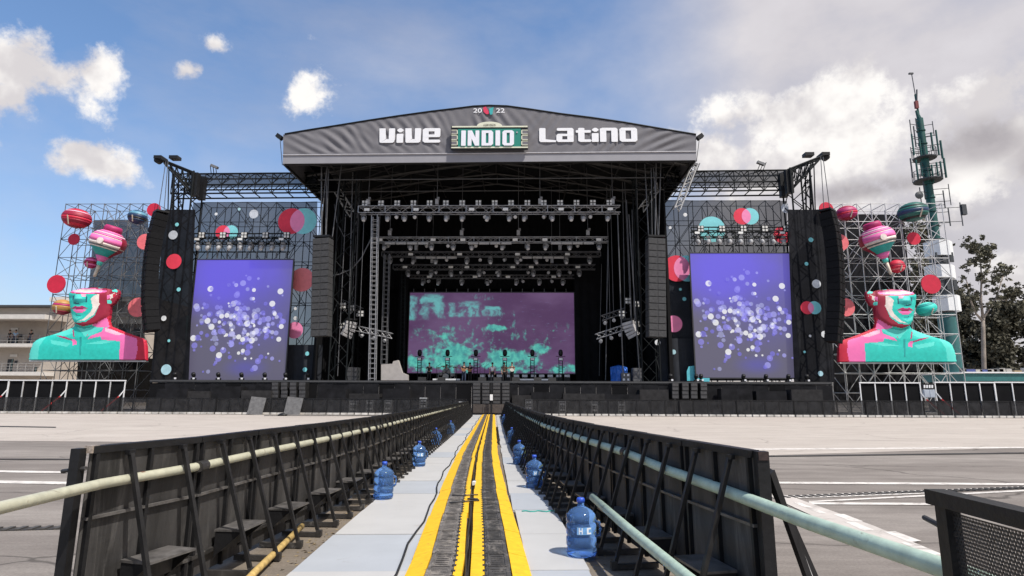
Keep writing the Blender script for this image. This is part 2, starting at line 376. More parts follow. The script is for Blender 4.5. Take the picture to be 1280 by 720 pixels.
# ------------------------------------------------------------------ runway between the two barrier lines
M_plate = K('pale_walkway_plate', (.445, .44, .43), rough=.55, var=.06, dirt=((.34, .31, .28), .25, 5), scale=1.6, bump=.05)
M_plate_b = K('bluish_walkway_plate', (.375, .395, .42), rough=.55, var=.06, dirt=((.30, .29, .28), .25, 5), scale=1.6, bump=.05)
M_yel = K('yellow_rubber', (.78, .455, .016), rough=.55, var=.14, dirt=((.22, .15, .05), .42, 11), scale=14, bump=.12)
M_blk = K('worn_cable_lid', (.050, .047, .045), rough=.75, var=.55, dirt=((.20, .18, .16), .75, 7), scale=9, bump=.4, bscale=60)
M_lid2 = K('greyed_cable_lid', (.11, .10, .092), rough=.8, var=.5, dirt=((.27, .24, .21), .85, 7), scale=8, bump=.4, bscale=60)
M_under = K('dirty_runway_bed', (.10, .09, .08), rough=.9, var=.5, scale=6)
g = MB(); g.add([RW(-2.6, .3, .004), RW(1.6, .3, .004), RW(1.05, 45, .004), RW(-1.95, 45, .004)], [(0, 1, 2, 3)])
run = set_tags(g.build('runway_bed', ground_mat('dusty_runway_bed', (.16, .13, .10), (.21, .18, .145), (.10, .085, .07)), loc=(0, 0, 0)), kind='structure')
g = MB(); g.box((0, 0, .02), (.945, 1.285, .03)); plateL = [g.build('walkway_plate', m, loc=(0, 0, 0)) for m in (M_plate, M_plate_b)]
g = MB(); g.box((0, 0, .02), (.50, 1.285, .03)); plateR = [g.build('walkway_plate', m, loc=(0, 0, 0)) for m in (M_plate, M_plate_b)]
rz = math.atan2(UD.y, UD.x); rnd = random.Random(3)
d = 5.13-1.3*4; k = 0; useL = [0, 0]; cols = [0, 0, 0, 0, 1, 0, 0, 1, 0, 0, 0, 1, 0]
while d < 46:
    for protos, u0 in ((plateL, -1.135), (plateR, .545)):
        ci = cols[(k+(0 if u0 < 0 else 1)) % 13]
        o = protos[ci].copy(); COL.objects.link(o); o.parent = run
        o.location = RW(u0+rnd.uniform(-.012, .012)+(-.08*min(1, max(0, (d-5)/6)) if u0 > 0 else 0), d+.65, rnd.uniform(-.002, .003)); o.rotation_euler = (0, 0, rz+rnd.uniform(-.006, .006))
    d += 1.3; k += 1
for o in plateL+plateR: bpy.data.objects.remove(o)

# cable protectors: 0.9 m modules hooked into two rows
def ramp_module(name, label, x0, x1, x2, x3, lid, flip):
    t = thing(name, label, 'cable ramp'); L = .90
    # x0..x1 outer yellow wedge, x1..x2 dark lids, x2..x3 inner yellow edge (toothed)
    def wedge(a, b, za, zb, nm, teeth=None):
        m = MB(); y0, y1 = .004, L-.004
        m.add([(a, y0, .006), (b, y0, .006), (b, y0, zb), (a, y0, za), (a, y1, .006), (b, y1, .006), (b, y1, zb), (a, y1, za)],
              [(0, 1, 2, 3), (4, 7, 6, 5), (0, 4, 5, 1), (1, 5, 6, 2), (2, 6, 7, 3), (3, 7, 4, 0)])
        return m.build(nm, M_yel, parent=t)
    lo, hi = .034, .068
    if flip: wedge(x0, x1-.003, hi-.004, hi, 'edge_strip'); wedge(x2+.003, x3, hi, lo, 'side_wedge')
    else: wedge(x0, x1-.003, lo, hi, 'side_wedge'); wedge(x2+.003, x3, hi, hi-.004, 'edge_strip')
    m = MB()
    for j in range(2): m.box(((x1+x2)/2+.004*(j-.5), (j+.5)*L/2, hi/2+.002-.003*j), (x2-x1-.008, L/2-.020, hi-.006))
    o = m.build('lid', lid, parent=t)
    m = MB()
    for j in range(2):                     # raised border and ribs on each lid
        yc = (j+.5)*L/2; hw, hl = (x2-x1)/2-.02, L/4-.03; xc = (x1+x2)/2
        for s in (-1, 1): m.box((xc+s*hw*.82, yc, hi+.0015), (.012, hl*2, .005)); m.box((xc, yc+s*hl*.9, hi+.0017), (hw*1.6, .012, .005))
        for r in range(5): m.box((xc, yc+(r-2)*hl*.3, hi+.0013), (hw*1.2, .009, .004))
    m.build('tread', lid, parent=t)['kind'] = 'stuff'
    m = MB()
    ex = x1 if flip else x2
    for j in range(6): m.box((ex, (j+.5)*L/6, hi-.002), (.034, .05, .008))
    m.build('hinge_teeth', K('hinge_black', (.02, .02, .02), rough=.6), parent=t)['kind'] = 'stuff'
    return t
def bend(d): return -.105*min(1, max(0, (d-5)/3.9))-.09*min(1, max(0, (d-8.9)/5.5)) if d < 30 else -.195+.0*(d-30)
mods = [ramp_module('cable_ramp', 'x', -.665, -.505, -.295, -.225, M_lid2, False), ramp_module('cable_ramp', 'x', -.160, -.05, .155, .31, M_blk, True)]
for row, m0 in enumerate(mods):
    d = .9; i = 0
    side = ('left', 'greyed') [0:2] if row == 0 else ('right', 'black')
    while d < 45.5:
        lab = f'yellow cable ramp with {side[1]} lids, {nth(i+1)} module from near in {side[0]} row'
        p = RW(bend(d)+rnd.uniform(-.006, .006), d, .032); a = rz-math.atan2(bend(d+.9)-bend(d), .9)+rnd.uniform(-.010, .010)
        o = m0 if i == 0 else dup(m0)
        for ch in o.children:
            if ch.name.startswith(('lid', 'tread')): ch.scale = (1, 1, 1)
        o.location = p; o.rotation_euler = (0, 0, a); o['label'] = lab; o['group'] = 'cable ramps along the runway'
        if i and d > 25:
            pass
        d += .905; i += 1
# cables
M_cable = K('black_cable', (.02, .02, .021), rough=.5)
def cable(name, label, pts, r, m=M_cable):
    o = MB().path(pts, r, 7).build(name, m, smooth=True); return set_tags(o, label, 'cable')
for j, (u0, lab) in enumerate([(-.222, 'black cable lying left in the gap between the cable ramps'), (-.192, 'black cable lying right in the gap between the cable ramps')]):
    cable('cable', lab, [RW(u0+.015+bend(.8+i*.6)+.010*math.sin(i*1.3+j*2), .8+i*.6, .045) for i in range(74)], .012)
cable('cable', 'long black cable wavering along the left plates beside the yellow strip', [RW(-.735+bend(1+i*.5)+.03*math.sin(i*.55)+.018*math.sin(i*1.7), 1.0+i*.5, .047) for i in range(86)], .011)
cable('cable', 'black cable end looped over the inner yellow strips', [RW(-.24+.09*math.sin(i*.62)*min(1, i/4)-.1*(i < 3)*(3-i), 7.8+.07*i-.004*i*i, .112) for i in range(12)], .009)
cable('cable', 'thin black cable crossing the greyed lids', [RW(-.55+.07*i, 8.4-.03*math.sin(i), .110) for i in range(6)], .008)
t = thing('cable_connector', 'white and grey connector box lying in the cable gap', 'connector', RW(-.29, 9.6, .03))
MB().box(RW(-.29, 9.6, .10), (.05, .12, .05)).build('housing', M_white, parent=t); MB().box(RW(-.29, 9.76, .095), (.035, .2, .035)).build('plug', M_grey, parent=t)

# ------------------------------------------------------------------ barrier walls
SL = .92
def barrier_proto():
    t = thing('barrier_section', 'x', 'barrier')
    B = lambda nm, m, f: f(MB()).build(nm, m, parent=t)
    hp = B('panel', M_panel, lambda b: b.box((SL/2, 0, .565), (SL-.012, .012, 1.03)))
    B('top_rail', M_black, lambda b: b.box((SL/2, 0, 1.08), (SL-.004, .07, .045)))
    for x in (.035, SL/2, SL-.035): B('upright', M_black, lambda b: b.box((x, .022, .55), (.026, .03, 1.01)))
    B('middle_rail', M_step, lambda b: b.box((SL/2, .024, .66), (SL-.016, .026, .018)))
    B('bottom_rail', M_worn, lambda b: b.box((SL/2, .024, .20), (SL-.016, .032, .028)))
    for x in (.2, .66):
        B('strut', M_strut, lambda b: b.bar((x, .055, 1.04), (x, .385, .05), .029, .029))
        B('foot_rail', M_worn, lambda b: b.box((x, .21, .035), (.04, .40, .04)))
        B('bracket', M_black, lambda b: b.box((x, .05, 1.045), (.05, .04, .03)))
        B('foot_bolt', M_worn, lambda b: b.box((x, .395, .05), (.05, .05, .06)))
    B('step', M_step, lambda b: b.box((.43, .16, .345), (.40, .24, .016)))
    B('step_riser', M_panel, lambda b: b.box((.43, .10, .26), (.38, .008, .15)))
    for x in (.24, .62): B('step_bracket', M_black, lambda b: b.prism([(x-.004, .046, .335), (x-.004, .27, .335), (x-.004, .046, .14)], (1, 0, 0), .008))
    return t
bp0 = barrier_proto(); first = True
WL = [(-2.575, 3.98), (-2.32, 4.88), (-2.24, 5.78), (-2.04, 7.56), (-1.94, 10), (-1.91, 15), (-1.86, 25), (-1.90, 45)]
WR = [(1.62, 3.72), (1.45, 4.85), (1.35, 5.93), (1.19, 7.31), (.97, 10.76), (.88, 16.4), (.86, 25), (.92, 45)]
def walk(poly, step):
    pts = [Vector(p) for p in poly]; out = [pts[0]]; cur = pts[0]; i = 0
    while True:
        need = step; c = cur
        while i < len(pts)-1:
            seg = (pts[i+1]-c).length
            if seg >= need: c = c+(pts[i+1]-c).normalized()*need; need = 0; break
            need -= seg; c = pts[i+1]; i += 1
        if need > 0: return out
        out.append(c); cur = c
for poly, side in ((WL, 'left'), (WR, 'right')):
    pts = walk(poly, SL)
    for i in range(len(pts)-1):
        a, b = pts[i], pts[i+1]; far = a.y > 24
        if side == 'left': A, B = RW(b.x, b.y), RW(a.x, a.y)     # local +y must point to the walkway
        else: A, B = RW(a.x, a.y), RW(b.x, b.y)
        dv = (B-A); ang = math.atan2(dv.y, dv.x)
        lab = f'black barrier section with slanted struts, {nth(i+1)} from near end of {side} wall'
        if first: o = bp0; first = False
        else: o = dup(bp0, skip=('bracket', 'foot_bolt', 'step_bracket', 'step_riser') if far else ())
        o.location = A; o.rotation_euler = (rnd.uniform(-.014, .014), rnd.uniform(-.004, .004), ang+rnd.uniform(-.012, .012)); o['label'] = lab
        o['group'] = f'barrier sections of the {side} wall'
# end fittings
t = thing('end_post', 'black end post of the left barrier wall with pale cap and hinge pin', 'post', RW(-2.605, 3.93))
B_ = RW(-2.605, 3.93)
MB().box(B_+Vector((0, 0, .55)), (.06, .06, 1.08)).build('post', M_black, parent=t)
MB().box(B_+Vector((.04, .06, 1.08)), (.05, .07, .045)).build('rail_cap', K('bare_rusty_steel', (.30, .25, .21), rough=.6, var=.6, scale=30), parent=t)
MB().tube(B_+Vector((-.09, 0, .95)), B_+Vector((.06, 0, .97)), .013).build('hinge_pin', M_worn, parent=t)
t = thing('end_post', 'black end post of the right barrier wall with slanted outer brace', 'post', RW(1.63, 3.68))
B_ = RW(1.63, 3.68)
MB().box(B_+Vector((0, 0, .55)), (.07, .07, 1.10)).build('post', M_black, parent=t)
MB().box(B_+Vector((0, -.036, 1.075)), (.06, .012, .05)).build('rail_mouth', K('dark_rail_mouth', (.035, .02, .018), rough=.8, var=.5, scale=30), parent=t)
for s in (0, .1): MB().bar(B_+Vector((.05, s*.5, .98)), B_+Vector((.42+s, .25+s, .02)), .03, .05).build('brace', M_black, parent=t)
MB().bar(B_+Vector((.10, .05, .88)), B_+Vector((.46, .3, .04)), .02, .02).build('brace_rod', M_galv, parent=t)
MB().box(B_+Vector((.25, .16, .52)), (.025, .012, .03)).build('reflector', M_red, parent=t)
# painted pipes lashed along the walls
M_cream = K('cream_pipe_paint', (.41, .405, .31), rough=.45, var=.15, dirt=((.16, .12, .08), .30, 9), scale=12, bump=.08)
M_mint = K('mint_pipe_paint', (.36, .46, .385), rough=.45, var=.18, dirt=((.12, .10, .07), .32, 9), scale=12, bump=.08)
t = thing('pipe_rail', 'long cream painted pipe running through the struts of the left barrier wall', 'pipe', RW(-2.4, 3, 0))
pl = [RW(u, d, z) for u, d, z in [(-2.38, 2.1, .87), (-2.43, 3.1, .87), (-2.49, 4.0, .865), (-2.39, 4.45, .87), (-2.27, 4.86, .88), (-2.18, 5.78, .895), (-1.98, 7.56, .915), (-1.88, 10, .92), (-1.85, 15, .92), (-1.80, 25, .92), (-1.84, 43, .92)]]
MB().path(pl, .033, 12).build('pipe', M_cream, parent=t, smooth=True)
for k in (4, 7): MB().tube(pl[k]-VD*.06, pl[k]+VD*.06, .042, 12).build('coupler', M_worn, parent=t)
MB().tube(RW(-2.425, 4.31, .868), RW(-2.417, 4.34, .8685), .0345, 12).build('rust_band', K('rust_band', (.16, .08, .05), rough=.8, var=.5, scale=40), parent=t)
t = thing('pipe_rail', 'long mint green painted pipe running through the struts of the right barrier wall', 'pipe', RW(1.5, 3, 0))
pr = [RW(u, d, z) for u, d, z in [(1.78, 1.5, .77), (1.68, 2.27, .80), (1.60, 3.12, .80), (1.52, 4.09, .82), (1.39, 4.85, .85), (1.29, 5.93, .89), (1.13, 7.31, .905), (.91, 10.76, .915), (.82, 16.4, .92), (.80, 25, .92), (.86, 43, .92)]]
MB().path(pr, .038, 14).build('pipe', M_mint, parent=t, smooth=True)
MB().tube(pr[5]-VD*.06, pr[5]+VD*.06, .047, 12).build('coupler', M_worn, parent=t)
set_tags(MB().path([RW(1.19, 2.6, .40), RW(1.12, 3.6, .405), RW(1.07, 4.8, .405), RW(1.02, 6.3, .415)], .037, 12).build('loose_pipe', M_mint, smooth=True),
         'pale green pipe lying on the steps of the right barrier wall', 'pipe')
M_bamboo = K('dry_bamboo', (.42, .29, .10), rough=.7, var=.4, scale=14)
o = MB().path([RW(-1.79, 4.5, .06), RW(-1.85, 5.0, .065), RW(-1.94, 5.9, .06), RW(-2.02, 6.7, .062)], .03, 10).build('bamboo_pole', M_bamboo, smooth=True)
set_tags(o, 'yellowish bamboo pole lying on the ground under the left barrier struts', 'pole')

# perforated barrier in the right foreground
def perf_mat():
    m = bpy.data.materials.new('perforated_black_sheet'); m.use_nodes = True; nt = m.node_tree; L = nt.links
    b = nt.nodes['Principled BSDF']; b.inputs['Base Color'].default_value = (.03, .03, .032, 1); b.inputs['Roughness'].default_value = .5
    tc = nt.nodes.new('ShaderNodeTexCoord'); sp = nt.nodes.new('ShaderNodeSeparateXYZ'); L.new(tc.outputs['Object'], sp.inputs[0])
    def M(op, a, c=0.0):
        n = nt.nodes.new('ShaderNodeMath'); n.operation = op
        for s, x in zip(n.inputs, (a, c)):
            if isinstance(x, (int, float)): s.default_value = x
            else: L.new(x, s)
        return n.outputs[0]
    pt = .0135; rows = M('DIVIDE', sp.outputs[2], pt*.87); ri = M('FLOOR', rows); odd = M('MODULO', ri, 2)
    cx = M('ADD', M('DIVIDE', sp.outputs[0], pt), M('MULTIPLY', odd, .5)); fx = M('SUBTRACT', M('SUBTRACT', cx, M('FLOOR', cx)), .5); fz = M('MULTIPLY', M('SUBTRACT', M('SUBTRACT', rows, ri), .5), .87)
    r2 = M('ADD', M('MULTIPLY', fx, fx), M('MULTIPLY', fz, fz)); hole = M('LESS_THAN', r2, .115)
    tr = nt.nodes.new('ShaderNodeBsdfTransparent'); ms = nt.nodes.new('ShaderNodeMixShader'); L.new(hole, ms.inputs[0]); L.new(b.outputs[0], ms.inputs[1]); L.new(tr.outputs[0], ms.inputs[2])
    L.new(ms.outputs[0], nt.nodes['Material Output'].inputs[0]); return m
t = thing('barrier_section', 'black barrier section with perforated sheet in the right foreground corner', 'barrier')
B = lambda nm, m, b: b.build(nm, m, parent=t)
B('top_rail', M_black, MB().box((.5, 0, 1.075), (1.08, .07, .05)))
B('panel', perf_mat(), MB().box((.5, 0, .57), (.95, .004, .93)))
B('upright', M_black, MB().box((.02, 0, .53), (.055, .05, 1.04))); B('upright', M_black, MB().box((.98, 0, .53), (.055, .05, 1.04)))
B('bottom_rail', M_black, MB().box((.5, 0, .08), (.9, .05, .05)))
B('hinge_pin', M_worn, MB().tube((-.13, .01, .985), (.05, 0, .965), .010)); B('foot', M_black, MB().box((.02, -.2, .03), (.06, .5, .05)))
A, Bv = RW(1.585, 2.14), RW(1.52, 1.2); dv = Bv-A
t.location = A; t.rotation_euler = (0, 0, math.atan2(dv.y, dv.x))

# ------------------------------------------------------------------ water jugs
def jug_mat():
    m = mat('blue_polycarbonate', (.22, .44, .88), rough=.06, var=.10, scale=9, trans=.82); m.node_tree.nodes['Principled BSDF'].inputs['IOR'].default_value = 1.2; return m
M_jug = jug_mat(); M_cap = K('blue_jug_cap', (.03, .09, .5), rough=.4); M_jlab = K('jug_label_film', (.16, .36, .66), rough=.3, var=.3, scale=20); M_jlet = K('jug_label_white', (.8, .82, .85), rough=.4, var=.02)
def jug(labelled):
    t = thing('water_jug', 'x', 'water jug'); r = .135
    prof = [(.10, 0), (.126, .006), (r, .03), (r, .06), (.126, .072), (.126, .082), (r, .095), (r, .155), (.127, .167), (.127, .177), (r, .19), (r, .265), (.128, .277), (.128, .287), (r, .30), (r, .325), (.128, .35), (.10, .382), (.06, .405), (.036, .415), (.030, .425), (.030, .452)]
    MB().lathe(prof, 28).build('body', M_jug, parent=t, smooth=True)
    MB().lathe([(.029, .448), (.037, .450), (.037, .478), (.030, .49), (.012, .492)], 16).build('cap', M_cap, parent=t, smooth=True)
    MB().path([(r-.02, 0, .30), (r+.028, 0, .285), (r+.034, 0, .23), (r+.028, 0, .18), (r-.02, 0, .165)], .012, 8).build('handle', M_jug, parent=t, smooth=True)
    if labelled:
        def band(a0, a1, z0, z1, rr):
            n = max(2, int((a1-a0)/.12)); b = MB(); vs = []
            for i in range(n+1):
                a = a0+(a1-a0)*i/n
                vs += [(rr*math.cos(a), rr*math.sin(a), z0), (rr*math.cos(a), rr*math.sin(a), z1)]
            return b.add(vs, [(2*i, 2*i+2, 2*i+3, 2*i+1) for i in range(n)])
        lb = band(-1.75, -.72, .198, .260, r+.001).build('label', M_jlab, parent=t); KL = []
        let = MB()
        for b in (band(-1.62, -1.56, .203, .256, r+.002), band(-1.44, -1.38, .203, .256, r+.002), band(-1.56, -1.44, .224, .235, r+.002),
                  band(-1.10, -.98, .203, .256, r+.002), band(-.98, -.80, .243, .256, r+.002), band(-.98, -.80, .203, .216, r+.002)): let.add(b.v, b.f)
        let.build('lettering', M_jlet, parent=lb)
    return t
jp, jl = jug(False), jug(True); usedj = set()
JL = [((479, 627), 'blue water jug on the left edge of the runway, largest and nearest of that row', 0), ((523.5, 584.5), 'blue water jug on the left edge of the runway, second from the near end', 1), ((544.5, 558.5), 'blue water jug on the left edge of the runway, third from the near end', 0),
      ((563, 544.5), 'blue water jug on the left edge of the runway, fourth from the near end', 0), ((571, 531), 'blue water jug on the left edge of the runway, farthest of that row', 0),
      ((727, 698), 'blue water jug with white label letters on the right, nearest and largest of all', 1), ((668, 611.5), 'blue water jug with printed label on the right edge, second from the near end', 1), ((649, 582.5), 'blue water jug on the right edge of the runway, third from the near end', 0),
      ((639.5, 557.5), 'blue water jug on the right edge of the runway, fourth from the near end', 0), ((630, 532.5), 'blue water jug on the right edge of the runway, farthest of that row', 0)]
for i, ((px, py), lab, kd) in enumerate(JL):
    src = jl if kd else jp
    o = src if kd not in usedj else dup(src)
    usedj.add(kd)
    p = G(px, py-4 if i in (0, 5) else py-2, .036); o.location = (p.x, p.y, .036); o.rotation_euler = (0, 0, rz+rnd.uniform(-.25, .25)); o['label'] = lab; o['group'] = 'water jugs along the runway'

M_tealc = K('teal_cord', (.03, .35, .30), rough=.6)
set_tags(MB().path([RW(.36+.05*i, 7.62+.03*math.sin(i*1.9), .042) for i in range(9)], .008, 6).build('cord', M_tealc, smooth=True), 'thin teal cord lying across the right walkway plates', 'cord')
b = MB(); rr = random.Random(2); vs = []
for j in range(5):
    for i in range(6): vs.append(RW(.92+.09*i+rr.uniform(-.02, .02), 21.5+.16*j, .42+.10*math.sin(i*1.3+j)+rr.uniform(-.03, .03)))
b.add(vs, [(j*6+i, j*6+i+1, (j+1)*6+i+1, (j+1)*6+i) for j in range(4) for i in range(5)])
set_tags(b.build('cloth', M_tealc, smooth=True), 'crumpled teal cloth left on the right barrier steps', 'cloth')
M_dirtw = K('dry_grass_scrap', (.20, .15, .08), rough=.9, var=.4, scale=20)
for k, (u0, sg) in enumerate(((-1.63, 1), (.82, -1))):
    b = MB(); rr = random.Random(k)
    for i in range(900):
        d = .8+30*rr.random()**1.6; p = RW(u0-sg*abs(rr.gauss(0, .13)), d, .006); s_ = rr.uniform(.008, .03); a = rr.uniform(0, 6)
        v = Vector((math.cos(a), math.sin(a), 0))*s_; w = Vector((-v.y, v.x, 0))*.35; b.add([p-v, p+w, p+v, p-w+Vector((0, 0, .006))], [(0, 1, 2, 3)])
    o = b.build('litter', M_dirtw); set_tags(o, ['dry dirt and leaf scraps along the left plate edge', 'dry dirt and leaf scraps along the right plate edge'][k], 'litter', kind='stuff')
# ================================================================== MAIN STAGE
YS = 49.5                                  # front edge of the deck
DZ = P(615, 476, YS).z                     # deck height
XL, XR = P(186, 490, YS).x, P(1041, 490, YS).x
st = thing('stage', 'wide black concert stage with skirted deck and black curtains', 'stage', (P(615, 490, YS).x, YS, 0))
xol, xor_ = P(412, 400, YS).x, P(818, 400, YS).x
MB().box(((XL+XR)/2, YS+8.5, DZ-.12), (XR-XL, 17, .24)).build('deck', M_deck, parent=st)
n = 44
for i in range(n):                          # skirt boards along the front
    x = XL+(XR-XL)*(i+.5)/n
    slab(st, 'skirt_panel', (x, YS+.02+(.02 if i % 3 == 0 else 0), (DZ-.26)/2), ((XR-XL)/n-.02, .05, DZ-.28), M_skirt if i % 5 else M_cloth)
MB().box(((XL+XR)/2, YS-.05, DZ-.10), (XR-XL, .04, .10)).build('edge_trim', K('deck_edge', (.06, .06, .062), rough=.6), parent=st)

def curtain(p, q, z0, z1, name, parent, m=M_cloth, amp=.18, per=.9, seed=0, n=None):
    p, q = Vector((*p, 0)), Vector((*q, 0)); L = (q-p).length; n = n or max(8, int(L/.16)); t = (q-p)/L; nn = Vector((-t.y, t.x, 0)); rn = random.Random(seed)
    ph = [rn.uniform(0, 6) for _ in range(4)]; b = MB(); vs = []; rows = 9
    for j in range(rows):
        z = z0+(z1-z0)*j/(rows-1); f = 1-.6*j/(rows-1)
        for i in range(n+1):
            s = L*i/n; o = amp*f*(math.sin(s*2*math.pi/per+ph[0]+.15*j)+.5*math.sin(s*2*math.pi/(per*2.3)+ph[1]))
            v = p+t*s+nn*o; vs.append((v.x, v.y, z))
    b.add(vs, [(j*(n+1)+i, j*(n+1)+i+1, (j+1)*(n+1)+i+1, (j+1)*(n+1)+i) for j in range(rows-1) for i in range(n)])
    return b.build(name, m, parent=parent, smooth=True)
YB = 66.0; ROOFZ = P(612, 215, YS).z
bxl, bxr = P(438, 400, 57).x, P(806, 400, 57).x
curtain((bxl-4, YB), (bxr+4, YB), DZ, ROOFZ+3, 'back_curtain', st, seed=1)
curtain((bxl-1.2, YS+1.5), (bxl-2.2, YB), DZ, ROOFZ+1, 'side_curtain', st, seed=2); curtain((bxr+.9, YS+1.5), (bxr+1.6, YB), DZ, ROOFZ+1, 'side_curtain', st, seed=3)
for (x0, y0, x1, y1) in [(497, 340, 508, 476), (719, 350, 752, 476)]:     # legs beside the big screen
    a, b_, z0, z1 = rect(x0, y0, x1, y1, 60.5); curtain((a, 60.5), (b_, 60.7), DZ, z1+3, 'leg_curtain', st, amp=.1, seed=x0)
a, b_, z0, z1 = rect(500, 215, 725, 362, 64); curtain((a-3, 64), (b_+3, 64), z0, z1+2, 'border_curtain', st, amp=.08, seed=9)
# ------------------------------------------------------------------ roof
YF = 47.5
rf = thing('stage_roof', 'arched grey canopy roof with white lettering over the stage opening', 'roof', (P(612, 200, YF).x, YF, 0))
tl = [(356, 168), (385, 163), (420, 157.5), (460, 151), (500, 145), (540, 139.5), (570, 136), (592, 133.2), (612, 132.3), (634, 133), (660, 136.5), (700, 142.5), (740, 147.5), (780, 153.3), (825, 161), (870, 168.5)]
bl = [(353, 205), (870.5, 200.5)]
M_can = mat('grey_canopy_fabric', (.16, .155, .167), rough=.72, var=.08, scale=.6, spec=.3)
M_hem = mat('pale_hem_fabric', (.27, .265, .285), rough=.7, var=.06, scale=.8)
M_under = mat('black_roof_lining', (.012, .012, .013), rough=.9, var=.3)
M_beam = mat('roof_beam_steel', (.055, .052, .05), rough=.55, var=.35, scale=1.5)
def top_at(px):
    for (a, b_) in zip(tl, tl[1:]):
        if a[0] <= px <= b_[0]: return a[1]+(b_[1]-a[1])*(px-a[0])/(b_[0]-a[0])
    return tl[0][1] if px < tl[0][0] else tl[-1][1]
def bot_at(px): return bl[0][1]+(bl[1][1]-bl[0][1])*(px-353)/517.5
def wrinkle(x, z, seed=0):
    # drape folds fanning from the tie points along the top edge
    s = 0
    for (cx, cz, k, ph, dr) in FOLDS:
        dx, dz = x-cx, z-cz; u = dx*dr[0]+dz*dr[1]; w = math.exp(-(dx*dx+dz*dz)/(k*k))
        s += w*math.sin(u*(7.5+.9*dr[0])+ph+.6*math.sin(u*2.1))
    return s*.046
FOLDS = []
for (px, py, k, ang) in [(560, 160, 2.6, 28), (530, 170, 2.6, 40), (600, 150, 2.0, 20), (625, 158, 2.2, 35), (420, 185, 2.8, 52), (385, 180, 2.2, 60), (500, 180, 2.4, 48), (690, 150, 2.0, -30), (760, 185, 2.6, -38), (830, 180, 3.0, -62), (850, 170, 2.2, -70), (780, 170, 2.4, -30), (450, 175, 2.0, 35), (475, 158, 1.8, 40), (660, 180, 2.0, -40)]:
    p = P(px, py, YF); FOLDS.append((p.x, p.z, k, random.uniform(0, 6), (math.cos(R_(ang)), math.sin(R_(ang)))))
def fascia(y_top, y_bot, name, m, yoff, nx=260, nz=34, wr=True):
    b = MB(); vs = []
    for j in range(nz+1):
        for i in range(nx+1):
            px = 354+516.3*i/nx; t0, t1 = y_top(px), y_bot(px); f = j/nz
            p = P(px-(1.5 if j == 0 else 0)*0, t0+(t1-t0)*f, YF)
            e = min(1, 6*f*(1-f)+.15); p.y += yoff - (wrinkle(p.x, p.z)*e if wr else 0); vs.append(p)
    b.add(vs, [(j*(nx+1)+i, j*(nx+1)+i+1, (j+1)*(nx+1)+i+1, (j+1)*(nx+1)+i) for j in range(nz) for i in range(nx)])
    return b.build(name, m, parent=rf, smooth=True)
fascia(top_at, lambda x: bot_at(x)-10.5, 'banner', M_can, 0)
fascia(lambda x: bot_at(x)-10.7, bot_at, 'hem', M_hem, -.06, nx=120, nz=4, wr=False)
b = MB()
hp = [P(354+516*i/40, bot_at(354+516*i/40)-10.5, YF) for i in range(41)]
MB().path([p+Vector((0, -.10, 0)) for p in hp], .05, 6).build('hem_cord', K('hem_cord', (.42, .41, .43)), parent=rf)
MB().path([P(x, y, YF)+Vector((0, .02, .03)) for x, y in tl], .09, 6).build('ridge_tube', M_truss_dk, parent=rf)
# roof sheet behind the banner (ruled back to the rear wall) and dark lining
def arch(px, Y, dz=0):
    p = P(px, top_at(px), YF); return Vector((p.x, Y, p.z+dz))
pxs = [356+514*i/24 for i in range(25)]
for nm, m, dz in (('roof_sheet', M_can, -.05), ('roof_lining', M_under, -.5)):
    b = MB(); vs = []
    for Y in (YF+.15, 53, 59, YB+1):
        for px in pxs: vs.append(arch(px, Y, dz-.0))
    b.add(vs, [(j*25+i, j*25+i+1, (j+1)*25+i+1, (j+1)*25+i) for j in range(3) for i in range(24)]); b.build(nm, m, parent=rf, smooth=True)
EL, ER = P(353, 205, YF), P(870.5, 200.5, YF)
for E in (EL, ER):                          # side valances of the roof
    tp = P(356, 168, YF).z if E is EL else P(870, 168.5, YF).z
    MB().box((E.x, (YF+YB)/2+.2, (E.z+tp)/2), (.1, YB-YF, tp-E.z)).build('side_valance', M_can, parent=rf)
# trusses under the roof
def truss(parent, p, q, s, r, m, bay=None, up=Vector((0, 0, 1)), rb=None, name=('chord', 'brace'), tri=False, diag=True):
    p, q = Vector(p), Vector(q); t = (q-p).normalized(); L = (q-p).length; a = t.cross(up).normalized(); c = a.cross(t); h = s/2; bay = bay or s
    cs = [(-h, -h), (h, -h), (h, h), (-h, h)]; rb = rb or r*.6
    off = [a*x+c*y for x, y in cs]
    for o in off: pole(parent, name[0], p+o, q+o, r, m)
    n = max(1, round(L/bay))
    for f in (0, 1, 2, 3) if diag else ():
        A, Bb = off[f], off[(f+1) % 4]
        for k in range(n):
            u, v = p+t*(L*k/n), p+t*(L*(k+1)/n)
            if k % 2: pole(parent, name[1], u+A, v+Bb, rb, m, 5)
            else: pole(parent, name[1], u+Bb, v+A, rb, m, 5)
def truss_stuff(parent, p, q, s, r, m, bay=None, up=Vector((0, 0, 1)), rb=None, nm='lattice', faces=(0, 1, 2, 3), rungs=False):
    p, q = Vector(p), Vector(q); t = (q-p).normalized(); L = (q-p).length; a = t.cross(up).normalized(); c = a.cross(t); h = s/2; bay = bay or s
    off = [a*x+c*y for x, y in [(-h, -h), (h, -h), (h, h), (-h, h)]]; rb = rb or r*.6
    for o in off: pole(parent, 'chord', p+o, q+o, r, m)
    n = max(1, round(L/bay)); b = MB()
    for f in faces:
        A, Bb = off[f], off[(f+1) % 4]
        for k in range(n):
            u, v = p+t*(L*k/n), p+t*(L*(k+1)/n)
            if rungs: b.tube(u+A, u+Bb, rb, 4, cap=False)
            else: b.tube(u+(A if k % 2 else Bb), v+(Bb if k % 2 else A), rb, 4, cap=False)
    b.build(nm, m, parent=parent)['kind'] = 'stuff'
